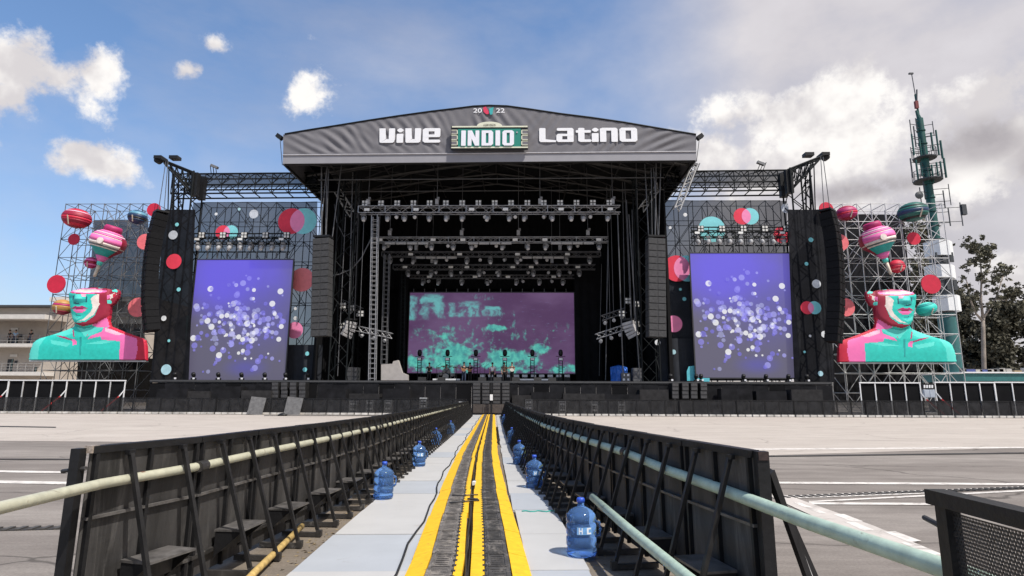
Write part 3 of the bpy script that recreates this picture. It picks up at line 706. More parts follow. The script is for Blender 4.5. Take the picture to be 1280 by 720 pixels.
for Y in (49.6, 52.5, 55.5, 58.5, 61.5):      # arched roof trusses
    up = [arch(px, Y, -.75) for px in pxs[::3]]; lo = [arch(px, Y, -1.9) for px in pxs[::3]]
    MB().path(up, .10, 6).build('arch_chord', M_beam, parent=rf); MB().path(lo, .10, 6).build('arch_chord', M_beam, parent=rf)
    for i in range(len(up)-1):
        pole(rf, 'brace', up[i], lo[i+1] if i % 2 else lo[i], .05, M_beam); pole(rf, 'brace', lo[i] if i % 2 else up[i], up[i+1] if i % 2 else lo[i+1], .05, M_beam)
for px in pxs[2:-1:3]:
    pole(rf, 'purlin', arch(px, YF+.5, -1.95), arch(px, YB-1, -1.95), .07, M_beam)
for (Y, py) in ((48.8, 225), (51, 240)):       # straight tie tubes across the opening
    a, b_ = P(398, py, Y), P(830, py-3, Y); pole(rf, 'tie_tube', a, b_, .05, M_beam)
pole(rf, 'eave_beam', EL+Vector((.2, .3, .1)), ER+Vector((-.2, .3, .1)), .14, M_black)
for E, s in ((EL, 1), (ER, -1)):
    pole(rf, 'eave_beam', E+Vector((.1*s, .3, .05)), Vector((E.x+.1*s, YB, E.z+.05)), .13, M_black)
    tp = P(351, 172, YF) if s > 0 else P(873, 172, YF)
    MB().box(tp+Vector((-.15*s, .1, .1)), (.55, .4, .35), Matrix.Rotation(.6*s, 3, 'Y')).build('corner_cleat', M_black, parent=rf)
    pole(rf, 'corner_cable', tp+Vector((-.1*s, .1, -.1)), E+Vector((0, 0, -.1)), .025, M_black)

# lettering on the canopy: blocky letters of straight strokes
M_let = mat('white_banner_print', (.78, .78, .80), rough=.7, var=.04)
def letters(parent, spec, x0, y0, x1, y1, Y, m, name='lettering', depth=.03, total=None):
    # spec: list of (advance, [polygons in unit height]) laid from pixel x0..x1
    a, b_, z0, z1 = rect(x0, y0, x1, y1, Y); H = z1-z0; tot = sum(s[0] for s in spec); kx = (b_-a)/tot; x = a
    for adv, polys in spec:
        b = MB()
        for k, pl in enumerate(polys):
            b.prism([(x+u*kx, Y-k*.002, z0+v*H) for u, v in pl], (0, -1, 0), depth)
        b.build(name, m, parent=parent); x += adv*kx
def Rr(x0, y0, x1, y1, c=.05):
    return [(x0+c, y0), (x1-c, y0), (x1, y0+c), (x1, y1-c), (x1-c, y1), (x0+c, y1), (x0, y1-c), (x0, y0+c)]
q = lambda *p: list(p)
V_ = [q((0, 1), (.28, 1), (.32, .28), (.08, 0), (.03, .05)), q((.08, 0), (.62, 0), (.70, .08), (.70, .25), (.32, .25)), Rr(.44, .15, .72, 1, .03)]
I_ = [Rr(0, 0, .30, .62, .03), Rr(.02, .72, .30, 1, .10)]
E_ = [Rr(0, .05, .27, .95, .05), Rr(.05, .78, .80, 1, .05), Rr(.53, .42, .80, .95, .04), Rr(.05, .38, .78, .56, .03), Rr(.05, 0, .80, .20, .05)]
L_ = [Rr(0, .04, .28, 1, .04), q((.05, 0), (.74, 0), (.74, .12), (.28, .20), (.0, .2))]
A_ = [Rr(.48, 0, .76, .95, .04), Rr(.02, .80, .74, 1, .05), Rr(0, .05, .26, .52, .04), Rr(.04, .42, .74, .58, .03), Rr(.04, 0, .74, .18, .04)]
T_ = [Rr(.10, .04, .38, 1.0, .04), Rr(0, .66, .66, .84, .03), Rr(.14, 0, .68, .18, .05)]
N_ = [Rr(0, 0, .28, .96, .03), Rr(.04, .80, .76, 1, .06), Rr(.50, 0, .78, .94, .03)]
O_ = [Rr(0, .05, .27, .95, .05), Rr(.51, .05, .78, .95, .05), Rr(.05, .80, .74, 1, .05), Rr(.05, 0, .74, .20, .05)]
Yl = YF-.06
letters(rf, [(.80, V_), (.38, I_), (.80, V_), (.80, E_)], 474, 160.5, 550.5, 178.5, Yl, M_let)
letters(rf, [(.76, L_), (.86, A_), (.70, T_), (.36, I_), (.86, N_), (.78, O_)], 674, 160, 796.5, 177.5, Yl, M_let)
def text(body, px, py, hpx, Y, m, parent, name='lettering', shear=0, wide=1.0):
    cu = bpy.data.curves.new('lettering', 'FONT'); cu.body = body; cu.align_x = 'CENTER'; cu.align_y = 'CENTER'; cu.size = 1; cu.extrude = .0; cu.offset = .012; cu.shear = shear
    tmp = bpy.data.objects.new('lettering', cu); COL.objects.link(tmp); bpy.context.view_layer.update()
    me = bpy.data.meshes.new_from_object(tmp); bpy.data.objects.remove(tmp); bpy.data.curves.remove(cu)
    h = hpx/F*Y/.70; c = P(px, py, Y)-W[parent]
    for v in me.vertices: v.co = Vector((c.x+v.co.x*h*wide, c.y, c.z+v.co.y*h))
    me.materials.clear(); me.materials.append(m); o = bpy.data.objects.new(name, me); COL.objects.link(o); o.parent = parent; W[o] = W[parent]
    return o
M_sgreen = mat('sign_green', (.005, .20, .15), rough=.5, var=.05); M_scream = mat('sign_cream', (.66, .66, .52), rough=.5, var=.05); M_sblack = mat('sign_black', (.008, .008, .008), rough=.5); M_swhite = mat('sign_white', (.76, .76, .82), rough=.5, var=.03)
M_pred = mat('print_red', (.62, .03, .09), rough=.7, var=.1); M_pteal = mat('print_teal', (.03, .36, .36), rough=.7, var=.1)
text('20', 597, 138.4, 6.2, Yl, M_let, rf, wide=1.35); text('22', 625.5, 138.4, 6.2, Yl, M_let, rf, wide=1.35)
def pxpoly(parent, name, pts, Y, m, depth=.04):
    b = MB(); b.prism([P(x, y, Y) for x, y in pts], (0, -1, 0), depth); return b.build(name, m, parent=parent)
pxpoly(rf, 'emblem_stroke', [(604, 134.5), (607.5, 133.5), (611, 139.5), (611, 142.5), (608, 143), (604.5, 140)], Yl, M_pred); pxpoly(rf, 'emblem_stroke', [(611.5, 136), (617, 134), (615.5, 143), (613, 143.8), (611.8, 141)], Yl, M_pteal)
# the beer sign
Yg = YF-.45
sg = thing('sign', 'green sign with white block letters and black side bars on the canopy', 'sign', P(611, 188, Yg))
pxpoly(sg, 'frame', [(564, 158.6), (660, 158.2), (660, 187.6), (564, 188)], Yg+.14, M_sblack, .12)
pxpoly(sg, 'face', [(572.5, 161.6), (651, 161.2), (651, 183.6), (572.5, 184)], Yg, M_sgreen, .05)
for s in ((573, 651.5),):
    pxpoly(sg, 'trim', [(564.2, 183.8), (660, 183.4), (660, 185), (564.2, 185.4)], Yg-.02, M_scream); pxpoly(sg, 'trim', [(565, 157.8), (659.5, 157.4), (659.5, 159.1), (565, 159.5)], Yg-.02, M_scream)
for k in range(3):
    y = 163.0+k*6.8
    for (xa, xb) in ((564.4, 571.6), (652.2, 659.8)):
        pxpoly(sg, 'side_bar', [(xa, y), (xb, y), (xb, y+4.4), (xa, y+4.4)], Yg-.02, M_can, .03)
        pxpoly(sg, 'trim', [(xa, y-.6), (xb, y-.6), (xb, y+.2), (xa, y+.2)], Yg-.04, M_scream, .03); pxpoly(sg, 'trim', [(xa, y+4.3), (xb, y+4.3), (xb, y+5.1), (xa, y+5.1)], Yg-.04, M_scream, .03)
        xe = xb if xa < 600 else xa
        pxpoly(sg, 'trim', [(xe-.6, y), (xe+.6, y), (xe+.6, y+4.4), (xe-.6, y+4.4)], Yg-.06, M_scream, .03)
pxpoly(sg, 'crest', [(596, 158)]+[(612+16*math.cos(math.pi*(1-i/12)), 158-5.6*math.sin(math.pi*i/12)) for i in range(13)][1:-1]+[(628, 158)], Yg, M_scream, .06)
text('CERVEZA', 612, 156.2, 2.5, Yg-.10, M_sblack, sg, wide=1.1)
IB = [Rr(0, 0, .24, 1, .02)]
NB = [Rr(0, 0, .2, 1, .02), Rr(.40, 0, .60, 1, .02), q((0, 1), (.22, 1), (.60, 0), (.38, 0))]
DB = [Rr(0, 0, .22, 1, .02), Rr(.08, 0, .50, .17, .02), Rr(.08, .83, .50, 1, .02), q((.36, 0), (.50, 0), (.60, .12), (.60, .88), (.50, 1), (.36, 1))]
OB = [q((0, .1), (.1, 0), (.22, 0), (.22, 1), (.1, 1), (0, .9)), q((.38, 0), (.50, 0), (.60, .1), (.60, .9), (.50, 1), (.38, 1)), Rr(.15, 0, .45, .16, .02), Rr(.15, .84, .45, 1, .02)]
letters(sg, [(.34, IB), (.72, NB), (.72, DB), (.36, IB), (.62, OB)], 576.5, 163.2, 643, 182.2, Yg-.09, M_swhite, depth=.04)
MB().tube(P(646.3, 165.3, Yg-.06), P(646.3, 165.3, Yg-.12), .07, 12).build('registered_mark', M_swhite, parent=sg)

# ------------------------------------------------------------------ legs (lattice towers) of the roof
def tower(name, label, px, Y, s, ztop, m=M_truss_dk, py=470, bay=1.6, r=.07):
    c = P(px, py, Y); t = thing(name, label, 'tower', (c.x, Y, 0))
    truss(t, (c.x, Y, .05), (c.x, Y, ztop), s, r, m, bay=bay, up=Vector((0, 1, 0)), rb=.035)
    MB().box((c.x, Y, .04), (s+.5, s+.5, .08)).build('base_plate', M_black, parent=t); return t
ze = EL.z
tower('roof_tower', 'black lattice leg of the canopy, front left of the stage opening', 425, 51.2, 1.5, ze+.4)
tower('roof_tower', 'black lattice leg of the canopy, front right of the stage opening', 812, 51.2, 1.5, ze+.4)
tower('roof_tower', 'black lattice leg of the canopy, rear left behind the curtain', 452, 63, 1.5, ze+.4); tower('roof_tower', 'black lattice leg of the canopy, rear right behind the curtain', 790, 63, 1.5, ze+.4)
# ------------------------------------------------------------------ LED screens
def screen_mat(kind):
    m = bpy.data.materials.new(kind); m.use_nodes = True; nt = m.node_tree; L = nt.links; b = nt.nodes['Principled BSDF']
    b.inputs['Base Color'].default_value = (.02, .02, .022, 1); b.inputs['Roughness'].default_value = .6; b.inputs['Emission Strength'].default_value = .70
    tc = nt.nodes.new('ShaderNodeTexCoord'); G_ = tc.outputs['Generated']
    sp = nt.nodes.new('ShaderNodeSeparateXYZ'); L.new(G_, sp.inputs[0]); U, V = sp.outputs[0], sp.outputs[2]
    def M(op, a, c=0.0, d=0.0, clamp=False):
        n = nt.nodes.new('ShaderNodeMath'); n.operation = op; n.use_clamp = clamp
        for s, x in zip(n.inputs, (a, c, d)):
            if isinstance(x, (int, float)): s.default_value = x
            else: L.new(x, s)
        return n.outputs[0]
    def noise(scale, det, sx=1, sz=1, off=(0, 0, 0), rough=.6, dist=0):
        mp = nt.nodes.new('ShaderNodeMapping'); mp.inputs['Scale'].default_value = (sx, 1, sz); mp.inputs['Location'].default_value = off; L.new(G_, mp.inputs[0])
        n = nt.nodes.new('ShaderNodeTexNoise'); n.inputs['Scale'].default_value = scale; n.inputs['Detail'].default_value = det; n.inputs['Roughness'].default_value = rough; n.inputs['Distortion'].default_value = dist
        L.new(mp.outputs[0], n.inputs['Vector']); return n.outputs[0]
    def ss(x, a, c):
        r = nt.nodes.new('ShaderNodeMapRange'); r.interpolation_type = 'SMOOTHSTEP'; L.new(x, r.inputs[0]); r.inputs[1].default_value = a; r.inputs[2].default_value = c; return r.outputs[0]
    def mix(f, a, c):
        n = nt.nodes.new('ShaderNodeMix'); n.data_type = 'RGBA'
        if isinstance(f, float): n.inputs[0].default_value = f
        else: L.new(f, n.inputs[0])
        for s, x in ((n.inputs[6], a), (n.inputs[7], c)):
            if isinstance(x, tuple): s.default_value = (*x, 1)
            else: L.new(x, s)
        return n.outputs[2]
    def blob(u, v, ru, rv):
        dx = M('DIVIDE', M('SUBTRACT', U, u), ru); dy = M('DIVIDE', M('SUBTRACT', V, v), rv)
        return M('SUBTRACT', 1, M('SQRT', M('ADD', M('MULTIPLY', dx, dx), M('MULTIPLY', dy, dy))))
    def boxm(u0, v0, u1, v1, e=.015):
        return M('MULTIPLY', M('MULTIPLY', ss(U, u0-e, u0+e), ss(U, u1+e, u1-e)), M('MULTIPLY', ss(V, v0-e, v0+e), ss(V, v1+e, v1-e)))
    def mx(*a):
        o = a[0]
        for x in a[1:]: o = M('MAXIMUM', o, x)
        return o
    if kind == 'side_screen_image':
        glow = ss(M('ADD', blob(.38, .86, .85, .42), M('MULTIPLY', M('SUBTRACT', noise(2, 3), .5), .5)), -.1, .75)
        mid = ss(M('ADD', blob(.75, .55, .7, .5), M('MULTIPLY', M('SUBTRACT', noise(3, 3), .5), .5)), 0, .9)
        c = mix(glow, lin(92, 88, 112), lin(102, 88, 228)); c = mix(M('MULTIPLY', mid, .55), c, lin(90, 84, 176))
        low = blob(.6, .10, .3, .1); c = mix(M('MULTIPLY', ss(low, 0, 1), .5), c, lin(80, 76, 190))
    else:
        n1 = noise(7, 8, 1.9, 1.2, dist=.4); n2 = noise(14, 6, 2.2, 1, off=(3, 0, 2)); n3 = noise(26, 3, .8, 2.6, off=(1, 0, 7))
        reg = mx(blob(.27, .24, .34, .44), blob(.60, .16, .34, .24), blob(.05, .12, .10, .16), blob(.80, .30, .09, .10), blob(.93, .06, .16, .10), blob(.52, .56, .12, .06))
        d = M('ADD', M('ADD', reg, M('MULTIPLY', M('SUBTRACT', n1, .5), 2.2)), M('MULTIPLY', M('SUBTRACT', n2, .5), .9)); f = ss(d, .30, .80)
        specks = ss(M('ADD', M('MULTIPLY', n2, .6), M('MULTIPLY', n3, .5)), .66, .76)
        sreg = ss(mx(blob(.55, .58, .3, .26), blob(.80, .52, .22, .2), blob(.2, .48, .3, .12), blob(.45, .95, .1, .06)), .05, .4)
        n4 = noise(9, 4, 2.4, .7, off=(5, 0, 1)); wob = M('MULTIPLY', M('SUBTRACT', n2, .5), .10); U = M('ADD', U, wob); V = M('ADD', V, M('MULTIPLY', M('SUBTRACT', n1, .5), .06))
        vert = ss(M('ADD', n4, M('MULTIPLY', n2, .4)), .76, .90)
        blocks = mx(boxm(.0, .66, .035, .96, .02), boxm(.07, .66, .115, .96), boxm(.145, .68, .20, .96, .02), boxm(.09, .88, .18, .98, .02), boxm(.11, .76, .17, .82, .02),
                    boxm(.245, .70, .275, .87), boxm(.25, .70, .31, .75), boxm(.305, .70, .335, .88), boxm(.325, .82, .41, .89), boxm(.36, .70, .385, .86), boxm(.40, .70, .425, .87),
                    boxm(.45, .71, .47, .82), boxm(.45, .79, .55, .83, .01), boxm(.485, .71, .505, .81), boxm(.515, .71, .53, .81), boxm(.54, .71, .555, .82))
        bl_ = M('MULTIPLY', blocks, ss(n1, .30, .58))
        a = M('MINIMUM', mx(M('MULTIPLY', f, .95), M('MULTIPLY', specks, M('MULTIPLY', sreg, .75)), M('MULTIPLY', bl_, .9), M('MULTIPLY', vert, M('MULTIPLY', sreg, .5))), 1)
        bgc = mix(ss(noise(2.5, 3), .35, .65), lin(88, 58, 98), lin(110, 82, 122))
        bgc = mix(ss(n3, .6, .75), bgc, lin(118, 104, 152))
        tl_ = mix(ss(n2, .35, .65), lin(70, 165, 165), lin(104, 214, 196)); tl_ = mix(ss(V, .55, .75), tl_, lin(112, 196, 198))
        c = mix(a, bgc, tl_)
    L.new(c, b.inputs['Emission Color']); return m
M_frame = mat('screen_frame', (.03, .03, .033), rough=.5)
M_dotc = [bpy.data.materials.new('screen_dot') for _ in range(6)]
for m, c, al in zip(M_dotc, [(255, 255, 255), (222, 222, 255), (178, 176, 255), (150, 144, 246), (122, 116, 226), (200, 204, 255)], (.7, .5, .55, .55, .6, .35)):
    m.use_nodes = True; tr = m.node_tree.nodes.new('ShaderNodeBsdfTransparent'); ms = m.node_tree.nodes.new('ShaderNodeMixShader'); ms.inputs[0].default_value = al
    m.node_tree.links.new(tr.outputs[0], ms.inputs[1]); m.node_tree.links.new(m.node_tree.nodes['Principled BSDF'].outputs[0], ms.inputs[2]); m.node_tree.links.new(ms.outputs[0], m.node_tree.nodes['Material Output'].inputs[0])
    m.use_nodes = True; b = m.node_tree.nodes['Principled BSDF']; b.inputs['Base Color'].default_value = (.02, .02, .02, 1); b.inputs['Emission Color'].default_value = (*lin(*c), 1); b.inputs['Emission Strength'].default_value = .74
def led(label, x0, y0, x1, y1, Y, mt, frame=.25, cols=6, rows=7):
    a, b_, z0, z1 = rect(x0, y0, x1, y1, Y); t = thing('led_screen', label, 'screen', ((a+b_)/2, Y, z0))
    MB().box(((a+b_)/2, Y+.30, (z0+z1)/2), (b_-a-.1, .5, z1-z0-.1)).build('cabinet_back', M_frame, parent=t)
    MB().add([(a, Y, z0), (b_, Y, z0), (b_, Y, z1), (a, Y, z1)], [(0, 1, 2, 3)]).build('display', mt, parent=t)
    for c, d in ((((a+b_)/2, Y+.03, z1+.05), (b_-a+.2, .12, .1)), (((a+b_)/2, Y+.03, z0-.05), (b_-a+.2, .12, .1)), ((a-.05, Y+.03, (z0+z1)/2), (.1, .12, z1-z0)), ((b_+.05, Y+.03, (z0+z1)/2), (.1, .12, z1-z0))): slab(t, 'bezel', c, d, M_frame)
    M_seam = mat('cabinet_seam', (.02, .02, .03), rough=.6, emit=(*lin(84, 80, 150), .55))
    return t, (a, b_, z0, z1)
sm = screen_mat('side_screen_image'); cm = screen_mat('centre_screen_image'); cm.node_tree.nodes['Principled BSDF'].inputs['Emission Strength'].default_value = .62
YSC = 51.0
lit = []
for lab, r, sd in (('tall side screen with violet bokeh image on the left wing', (239, 325, 361, 475), 5), ('tall side screen with violet bokeh image on the right wing', (866.5, 317, 994, 472), 11)):
    t, (a, b_, z0, z1) = led(lab, *r, YSC, sm); rn = random.Random(5); w, h = b_-a, z1-z0; lit.append((t, a, b_, z0, z1))
    groups = [MB() for _ in range(6)]; zk = 0
    for i in range(270):
        if i < 200: u = rn.gauss(.52, .22); v = rn.gauss(.47, .14)-.12*(u-.5)
        elif i < 240: u = rn.uniform(.04, .97); v = rn.gauss(.42, .12)
        else: u = rn.uniform(.05, .95); v = rn.uniform(.05, .95)
        rad = rn.choice([.09, .12, .15, .18, .22, .27]); k = rn.choices(range(6), [5, 5, 5, 5, 4, 4])[0] if abs(u-.58) < .25 and abs(v-.45) < .16 else rn.choices(range(6), [2, 2, 4, 6, 6, 2])[0]
        if not (.03 < u < .97 and .03 < v < .97): continue
        zk += 1; cx, cz = a+u*w, z0+v*h
        groups[k].add([(cx+rad*math.cos(2*math.pi*j/10), YSC-.004-.0015*zk/10, cz+rad*math.sin(2*math.pi*j/10)) for j in range(10)], [tuple(range(10))])
    for k, gb in enumerate(groups):
        if gb.v: o = gb.build('light_dots', M_dotc[k], parent=t); o['kind'] = 'stuff'
ct, cr = led('wide centre screen with purple and turquoise image at the back of the stage', 511, 366, 718, 466.5, 62, cm)
for i in range(15):
    x = cr[0]+(cr[1]-cr[0])*(i+.3)/15; slab(ct, 'hanging_bracket', (x, 62.1, cr[3]+.25), (.08, .1, .4), M_dalu)

# ------------------------------------------------------------------ trusses with lamps
def spot(kind):
    if kind == 'moving':
        t = thing('moving_head_lamp', 'x', 'stage lamp')
        MB().box((0, 0, -.12), (.34, .3, .2)).build('base', M_grey, parent=t)
        for s in (-1, 1): MB().box((s*.21, 0, -.38), (.05, .16, .36)).build('yoke_arm', M_grey, parent=t)
        MB().lathe([(.10, -.2), (.17, -.12), (.19, .06), (.17, .22), (.15, .24)], 12, c=(0, -.06, -.50), rot=Matrix.Rotation(R_(152), 3, 'X')).build('head', mat('lamp_body', (.15, .15, .155), rough=.45, var=.5, scale=8), parent=t, smooth=True)
        MB().lathe([(.01, .245), (.14, .245), (.13, .26), (.01, .27)], 12, c=(0, -.06, -.50), rot=Matrix.Rotation(R_(152), 3, 'X')).build('lens', M_lens, parent=t)
    elif kind == 'blinder':
        t = thing('blinder_lamp', 'x', 'stage lamp')
        MB().box((0, .05, .30), (.56, .14, .56)).build('housing', M_black, parent=t)
        for x in (-.14, .14):
            for z in (.16, .44): MB().box((x, -.03, z), (.19, .05, .20)).build('cell', mat('blinder_cell', (.62, .61, .58), rough=.3, var=.1), parent=t)
        MB().box((0, .05, .01), (.08, .1, .06)).build('clamp', M_grey, parent=t)
    elif kind == 'par':
        t = thing('wash_lamp', 'x', 'stage lamp')
        MB().box((0, 0, -.05), (.1, .1, .1)).build('clamp', M_grey, parent=t)
        MB().lathe([(.12, -.14), (.14, 0), (.17, .14), (.17, .17)], 12, c=(0, -.05, -.26), rot=Matrix.Rotation(R_(120), 3, 'X')).build('can', mat('lamp_body', (.30, .30, .31)), parent=t, smooth=True)
        MB().lathe([(.01, .171), (.16, .171), (.15, .18), (.01, .19)], 12, c=(0, -.05, -.26), rot=Matrix.Rotation(R_(120), 3, 'X')).build('lens', mat('par_lens', (.45, .45, .46), rough=.25), parent=t)
    return t
PROTO = {}
def hang(kind, x, y, z, label, group, rotz=0):
    first = kind not in PROTO
    if first: PROTO[kind] = spot(kind)
    o = PROTO[kind] if first else dup(PROTO[kind])
    o.location = (x, y, z); o.rotation_euler = (0, 0, rotz); o['label'] = label; o['group'] = group
rn = random.Random(21)
M_tag = mat('white_tag_plate', (.75, .75, .73), rough=.5, var=.05)
def lighting_truss(ordn, x0, x1, py, hpx, Y, m, tags, hoists, nb, nm, npar, batten=None):
    a, b_ = P(x0, py, Y), P(x1, py, Y); s = hpx/F*Y; z = (a.z+b_.z)/2
    t = thing('lighting_truss', f'horizontal lighting truss hung across the stage, {ordn}', 'truss', ((a.x+b_.x)/2, Y, z), 0)
    truss_stuff(t, (a.x, Y, z), (b_.x, Y, z), s, .045, m, bay=s*1.25, rb=.028)
    for x in np.arange(a.x, b_.x+.1, 2.4):
        for dy in (-s/2,): beam(t, 'end_frame', (x, Y+dy, z-s/2), (x, Y+dy, z+s/2), .06, .05, m)
    for px in tags:
        p = P(px, py, Y); slab(t, 'tag_plate', (p.x, Y-s/2-.07, z-.05), (.46, .03, .24), M_tag)
    for px in hoists:
        p = P(px, py, Y); h = thing('chain_hoist', f'chain hoist over the truss, {ordn}, {nth(hoists.index(px)+1)} from left', 'hoist', (p.x, Y, z+s/2))
        MB().box((p.x, Y, z+s/2+.45), (.3, .3, .5)).build('motor', mat('lamp_body', (.3, .3, .31)), parent=h); MB().box((p.x+.12, Y-.1, z+s/2+.75), (.22, .2, .22)).build('chain_bag', M_grey, parent=h)
        pole(h, 'chain', (p.x, Y, z+s/2+.6), (p.x, Y, ROOFZ+2.2), .03, M_dalu)
    if batten:
        for (u, v) in batten:
            p, q_ = P(u, py, Y), P(v, py, Y); n = int((q_.x-p.x)/1.0)
            for k in range(n):
                x = p.x+(k+.5)*(q_.x-p.x)/n; slab(t, 'led_batten', (x, Y-s/2-.1, z-s/2-.18), (.94, .16, .2), mat('batten_face', (.36, .35, .34), rough=.4, var=.3, scale=12))
    W_ = b_.x-a.x
    for i in range(nb): hang('blinder', a.x+W_*(i+.35)/nb, Y-.1, z+s/2, f'blinder lamp standing on the truss, {ordn}, {nth(i+1)} from left', 'blinder lamps on the trusses')
    for i in range(nm): hang('moving', a.x+W_*(i+.4+rn.uniform(-.22, .22))/nm, Y, z-s/2, f'moving head lamp under the truss, {ordn}, {nth(i+1)} from left', 'moving head lamps under the trusses', rn.uniform(-.6, .6))
    for i in range(npar): hang('par', a.x+W_*(i+.9+rn.uniform(-.3, .3))/(npar+1), Y+.2, z-s/2, f'small wash lamp under the truss, {ordn}, {nth(i+1)} from left', 'wash lamps under the trusses', rn.uniform(-.8, .8))
    return t
lighting_truss('frontmost and highest', 449, 775, 262.5, 9, 50.5, M_alu, [460, 521, 590, 632, 701, 762], [460, 546, 675, 766], 16, 13, 7)
lighting_truss('second from the front', 466, 760, 300, 6.5, 54, M_alu, [476, 542, 579, 644, 681, 748], [487, 577, 648, 735], 0, 10, 8, [(482, 537), (585, 640), (688, 742)])
lighting_truss('third from the front', 478, 750, 318, 6, 57, M_dalu, [514, 575, 647, 709], [520, 700], 0, 9, 8, [(520, 572), (652, 705)])
lighting_truss('fourth from the front', 492, 744, 334, 6, 59.5, M_dalu, [507, 564, 584, 641, 664, 722], [540, 690], 0, 8, 8)
lighting_truss('lowest and rearmost', 512, 722, 346, 4, 61, M_dalu, [537, 594, 635, 692], [], 0, 7, 5)
# ------------------------------------------------------------------ vertical ladder trusses and cables
def ladder(label, px_top, py_top, px_bot, py_bot, Y, wpx, m, rung):
    a, b_ = P(px_bot, py_bot, Y), P(px_top, py_top, Y); w = wpx/F*Y; t = thing('ladder_truss', label, 'truss', (a.x, Y, a.z))
    truss_stuff(t, a, b_, w, .045, m, bay=rung, up=Vector((0, 1, 0)), rb=.03, nm='rungs', rungs=True); return t
ladder('bright upright ladder truss left of the centre screen, tallest', 469, 270, 465, 492, 50.2, 7.5, M_alu, .42)
ladder('dull upright ladder truss, second from the left curtain', 484, 318, 480, 455, 53, 6.5, M_dalu, .42)
ladder('dark narrow ladder truss right beside the centre screen edge', 505, 320, 502, 470, 60, 4.5, M_truss_dk, .42)
def cablet(label, p, q, Y0, Y1, r=.025, m=M_dalu, nm='rigging_cable', cat='cable'):
    o = MB().path([P(*p, Y0), P(*q, Y1)], r, 6).build(nm, m); set_tags(o, label, cat)
RG = {True: sorted([772, 760, 786, 783, 790, 795, 752, 806, 820, 826]), False: sorted([432, 441, 448, 427, 455, 402, 409])}
for i, (p, q, Y, r) in enumerate([((772, 268), (779, 470), 50.4, .05), ((760, 300), (757, 475), 54, .05), ((786, 268), (800, 475), 50.8, .05), ((783, 250), (790, 405), 50.6, .03), ((790, 262), (793, 400), 51.5, .03), ((795, 200), (802, 450), 50.9, .04), ((752, 330), (749, 470), 58, .03), ((806, 205), (811, 300), 49.5, .05),
                                  ((432, 268), (422, 470), 50.6, .035), ((441, 215), (436, 400), 50.8, .05), ((448, 265), (443, 400), 51.5, .03), ((427, 205), (415, 300), 49.6, .05), ((455, 270), (449, 420), 50.4, .025), ((402, 208), (402, 300), 49.0, .06), ((409, 208), (407, 300), 49.3, .05), ((820, 203), (819, 300), 49.0, .06), ((826, 203), (823, 300), 49.3, .05)]):
    cablet(f'thin grey rigging line on the {"right" if p[0] > 600 else "left"} side of the opening, {nth(RG[p[0] > 600].index(p[0])+1)} from left', p, q, Y, Y, r)
def tubecable(label, pts, Y, r, m): set_tags(MB().path([P(x, y, Y) for x, y in pts], r, 6).build('slack_cable', m, smooth=True), label, 'cable')
tubecable('grey slack cable sagging from the left leg to the ladder truss', [(412, 345), (424, 343), (440, 336), (452, 322), (460, 306), (466, 294)], 51, .06, M_dalu)
tubecable('thin slack cable looped on the left leg near the array', [(418, 255), (421, 278), (430, 296), (441, 290), (447, 270), (449, 250)], 51.2, .04, M_dalu)
def diag(label, p, q, Y, s, m):
    a, b_ = P(*p, Y), P(*q, Y); t = thing('diagonal_brace', label, 'brace', (a.x, Y, a.z)); truss_stuff(t, a, b_, s, .06, m, bay=s*1.2, rb=.04)
diag('pale diagonal lattice brace under the right end of the roof', (802, 262), (824, 232), 52.5, .55, M_galv); diag('pale diagonal lattice brace under the left end of the roof', (423, 240), (440, 268), 52.5, .6, M_galv)
diag('pale slanted strut between the canopy corner and right bridge', (846, 262), (868, 206), 50.2, .5, M_galv)

# ------------------------------------------------------------------ loudspeaker arrays
M_spk = mat('speaker_grille_grey', (.055, .055, .057), rough=.7, spec=.2, var=.25, scale=6, bump=.2, bscale=50); M_spk2 = mat('speaker_grille_dark', (.008, .008, .009), rough=.7, spec=.12, var=.3, scale=6, bump=.2); M_spk3 = mat('speaker_grille_pale', (.42, .41, .41), rough=.6, var=.1)
def array(label, pts, n, w, d, Y, m, face, htop, m2=None):
    cs = [P(x, y, Y) for x, y in pts]; seg = [0]
    for a, b_ in zip(cs, cs[1:]): seg.append(seg[-1]+(b_-a).length)
    def at(s):
        for k in range(len(cs)-1):
            if s <= seg[k+1]+1e-6: f = (s-seg[k])/(seg[k+1]-seg[k]); return cs[k].lerp(cs[k+1], f)
        return cs[-1]
    t = thing('line_array', label, 'loudspeaker array', tuple(cs[0]), 0, 'hanging loudspeaker arrays'); h = seg[-1]/n
    RZ = Matrix.Rotation(face, 3, 'Z')
    for k in range(n):
        u, v = at(k*h), at((k+1)*h); c = (u+v)/2; dv = (u-v).normalized(); x = RZ @ Vector((1, 0, 0)); x = (x-dv*x.dot(dv)).normalized(); y = dv.cross(x); rot = Matrix((x, y, dv)).transposed()
        b = MB().box(c, (w, d, h-.035), rot, mi=0); f = c-y*d/2
        b.box(f, (w*.40, .05, h-.07), rot, mi=1) if False else None
        o = b.build('speaker_box', m, parent=t)
        for sx in (-1, 1):
            g2 = MB().box(f+x*(sx*w*.26), (w*.42, .05, h-.10), rot).build('grille', m2 or m, parent=o)
    top = cs[0]; MB().box(top+Vector((0, 0, .18)), (w, d, .16), RZ).build('fly_frame', M_black, parent=t)
    for s in (-1, 1): pole(t, 'suspension_chain', top+Vector((s*.25, 0, .2)), Vector((top.x+s*.1, Y, htop)), .03, M_dalu)
    return t
array('grey straight loudspeaker array hanging left of the stage opening', [(404, 299), (401.5, 421)], 15, 1.45, .9, 48.6, M_spk, -.1, ze)
array('grey straight loudspeaker array hanging right of the stage opening', [(819, 299), (820, 422)], 15, 1.45, .9, 48.6, M_spk, .1, ze)
